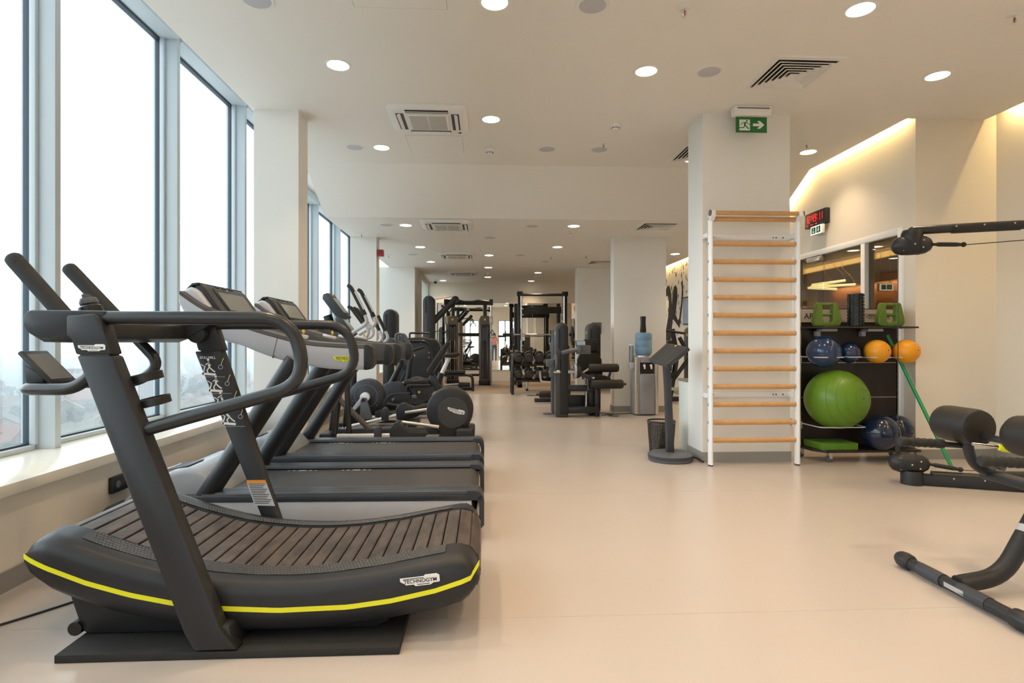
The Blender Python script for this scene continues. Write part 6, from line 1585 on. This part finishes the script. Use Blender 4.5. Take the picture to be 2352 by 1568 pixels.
# ================================================================ PERSON seen only in the far mirror
def person():
    t = thing('person', 'person in pink top and blue jeans standing, seen in the far mirror', 'person', (.62, -.75, 0))
    J = {'pel': (.62,-.75,.92), 'waist': (.62,-.75,1.08), 'chest': (.62,-.74,1.30), 'neck': (.62,-.74,1.46), 'head': (.62,-.72,1.56), 'crown': (.62,-.71,1.70),
         'hl': (.53,-.75,.88), 'kl': (.52,-.72,.48), 'al': (.52,-.76,.08), 'tl': (.52,-.62,.03), 'hr': (.71,-.75,.88), 'kr': (.72,-.70,.48), 'ar': (.72,-.75,.08), 'tr': (.73,-.61,.03),
         'sl': (.45,-.74,1.40), 'el': (.40,-.70,1.14), 'wl': (.43,-.50,1.06), 'pl': (.45,-.42,1.07), 'sr': (.79,-.74,1.40), 'er': (.85,-.70,1.14), 'wr': (.80,-.50,1.06), 'pr': (.78,-.42,1.07)}
    rad = {'pel': .15, 'waist': .13, 'chest': .15, 'neck': .055, 'head': .085, 'crown': .06, 'hl': .09, 'kl': .06, 'al': .042, 'tl': .035, 'hr': .09, 'kr': .06, 'ar': .042, 'tr': .035,
           'sl': .06, 'el': .045, 'wl': .03, 'pl': .03, 'sr': .06, 'er': .045, 'wr': .03, 'pr': .03}
    E_ = [('pel','waist'),('waist','chest'),('chest','neck'),('neck','head'),('head','crown'),('pel','hl'),('hl','kl'),('kl','al'),('al','tl'),('pel','hr'),('hr','kr'),('kr','ar'),('ar','tr'),('chest','sl'),('sl','el'),('el','wl'),('wl','pl'),('chest','sr'),('sr','er'),('er','wr'),('wr','pr')]
    names = list(J); off = Vector((.62, -.75, 0))
    vs = [Vector(J[k])-off for k in names]; es = [(names.index(a), names.index(b)) for a, b in E_]
    rs = [rad[k] for k in names]
    for s, wn, pn in ((-1, 'wl', 'pl'), (1, 'wr', 'pr')):              # five fingers each
        p = Vector(J[pn])-off; ip = names.index(pn)
        for q in range(5):
            dx = (q-2)*.018
            base = p+Vector((dx, .03 if q else .0, -.005)); tip = base+Vector((dx*.2, .055 if q else .035, -.03))
            vs += [base, tip]; rs += [.010, .008]; i = len(vs); es += [(ip, i-2), (i-2, i-1)]
    me = bpy.data.meshes.new('body'); me.from_pydata([tuple(v) for v in vs], es, [])
    o = bpy.data.objects.new('body', me); C.objects.link(o); o.parent = t
    m = o.modifiers.new('skin', 'SKIN'); m.use_smooth_shade = True
    for i, v in enumerate(me.skin_vertices[0].data): v.radius = (rs[i], rs[i]); v.use_root = (i == 0)
    sb = o.modifiers.new('sub', 'SUBSURF'); sb.levels = 1; sb.render_levels = 2
    # clothes by height on the body's own coordinates
    mt = bpy.data.materials.new('skin_and_clothes'); mt.use_nodes = True; N = mt.node_tree.nodes; L = mt.node_tree.links
    tc = N.new('ShaderNodeTexCoord'); sx = N.new('ShaderNodeSeparateXYZ'); L.new(tc.outputs['Object'], sx.inputs[0])
    cr = N.new('ShaderNodeValToRGB'); cr.color_ramp.interpolation = 'CONSTANT'
    els = cr.color_ramp.elements; els[0].position = 0; els[0].color = (.02, .02, .02, 1); els[1].position = .055; els[1].color = (.06, .10, .18, 1)
    for pos, col in ((.55, (.62, .26, .24, 1)), (.815, (.55, .33, .24, 1)), (.93, (.05, .03, .02, 1))): e = els.new(pos); e.color = col
    mm = N.new('ShaderNodeMath'); mm.operation = 'DIVIDE'; mm.inputs[1].default_value = 1.8; L.new(sx.outputs[2], mm.inputs[0]); L.new(mm.outputs[0], cr.inputs[0])
    L.new(cr.outputs[0], N['Principled BSDF'].inputs['Base Color']); N['Principled BSDF'].inputs['Roughness'].default_value = .7
    me.materials.append(mt)
    # head details
    for s in (-1, 1):
        obj('eye', MB().sph((.62+s*.032, -.625, 1.60), .011, 10, 8), PRINTB, t); obj('ear', MB().sph((.62+s*.088, -.72, 1.59), (.012, .025, .032), 10, 8), mat('skin_tone', (.55, .33, .24), .6), t)
    obj('nose', MB().sph((.62, -.618, 1.575), (.014, .022, .022), 10, 8), mat('skin_tone', (.55, .33, .24), .6), t)
    obj('mouth', MB().sph((.62, -.632, 1.535), (.024, .008, .006), 10, 6), mat('lip_tone', (.40, .15, .13), .5), t)
    obj('hair', MB().sph((.62, -.735, 1.635), (.098, .105, .10), 20, 12), mat('dark_hair', (.03, .02, .015), .6), t)
    return t
person()
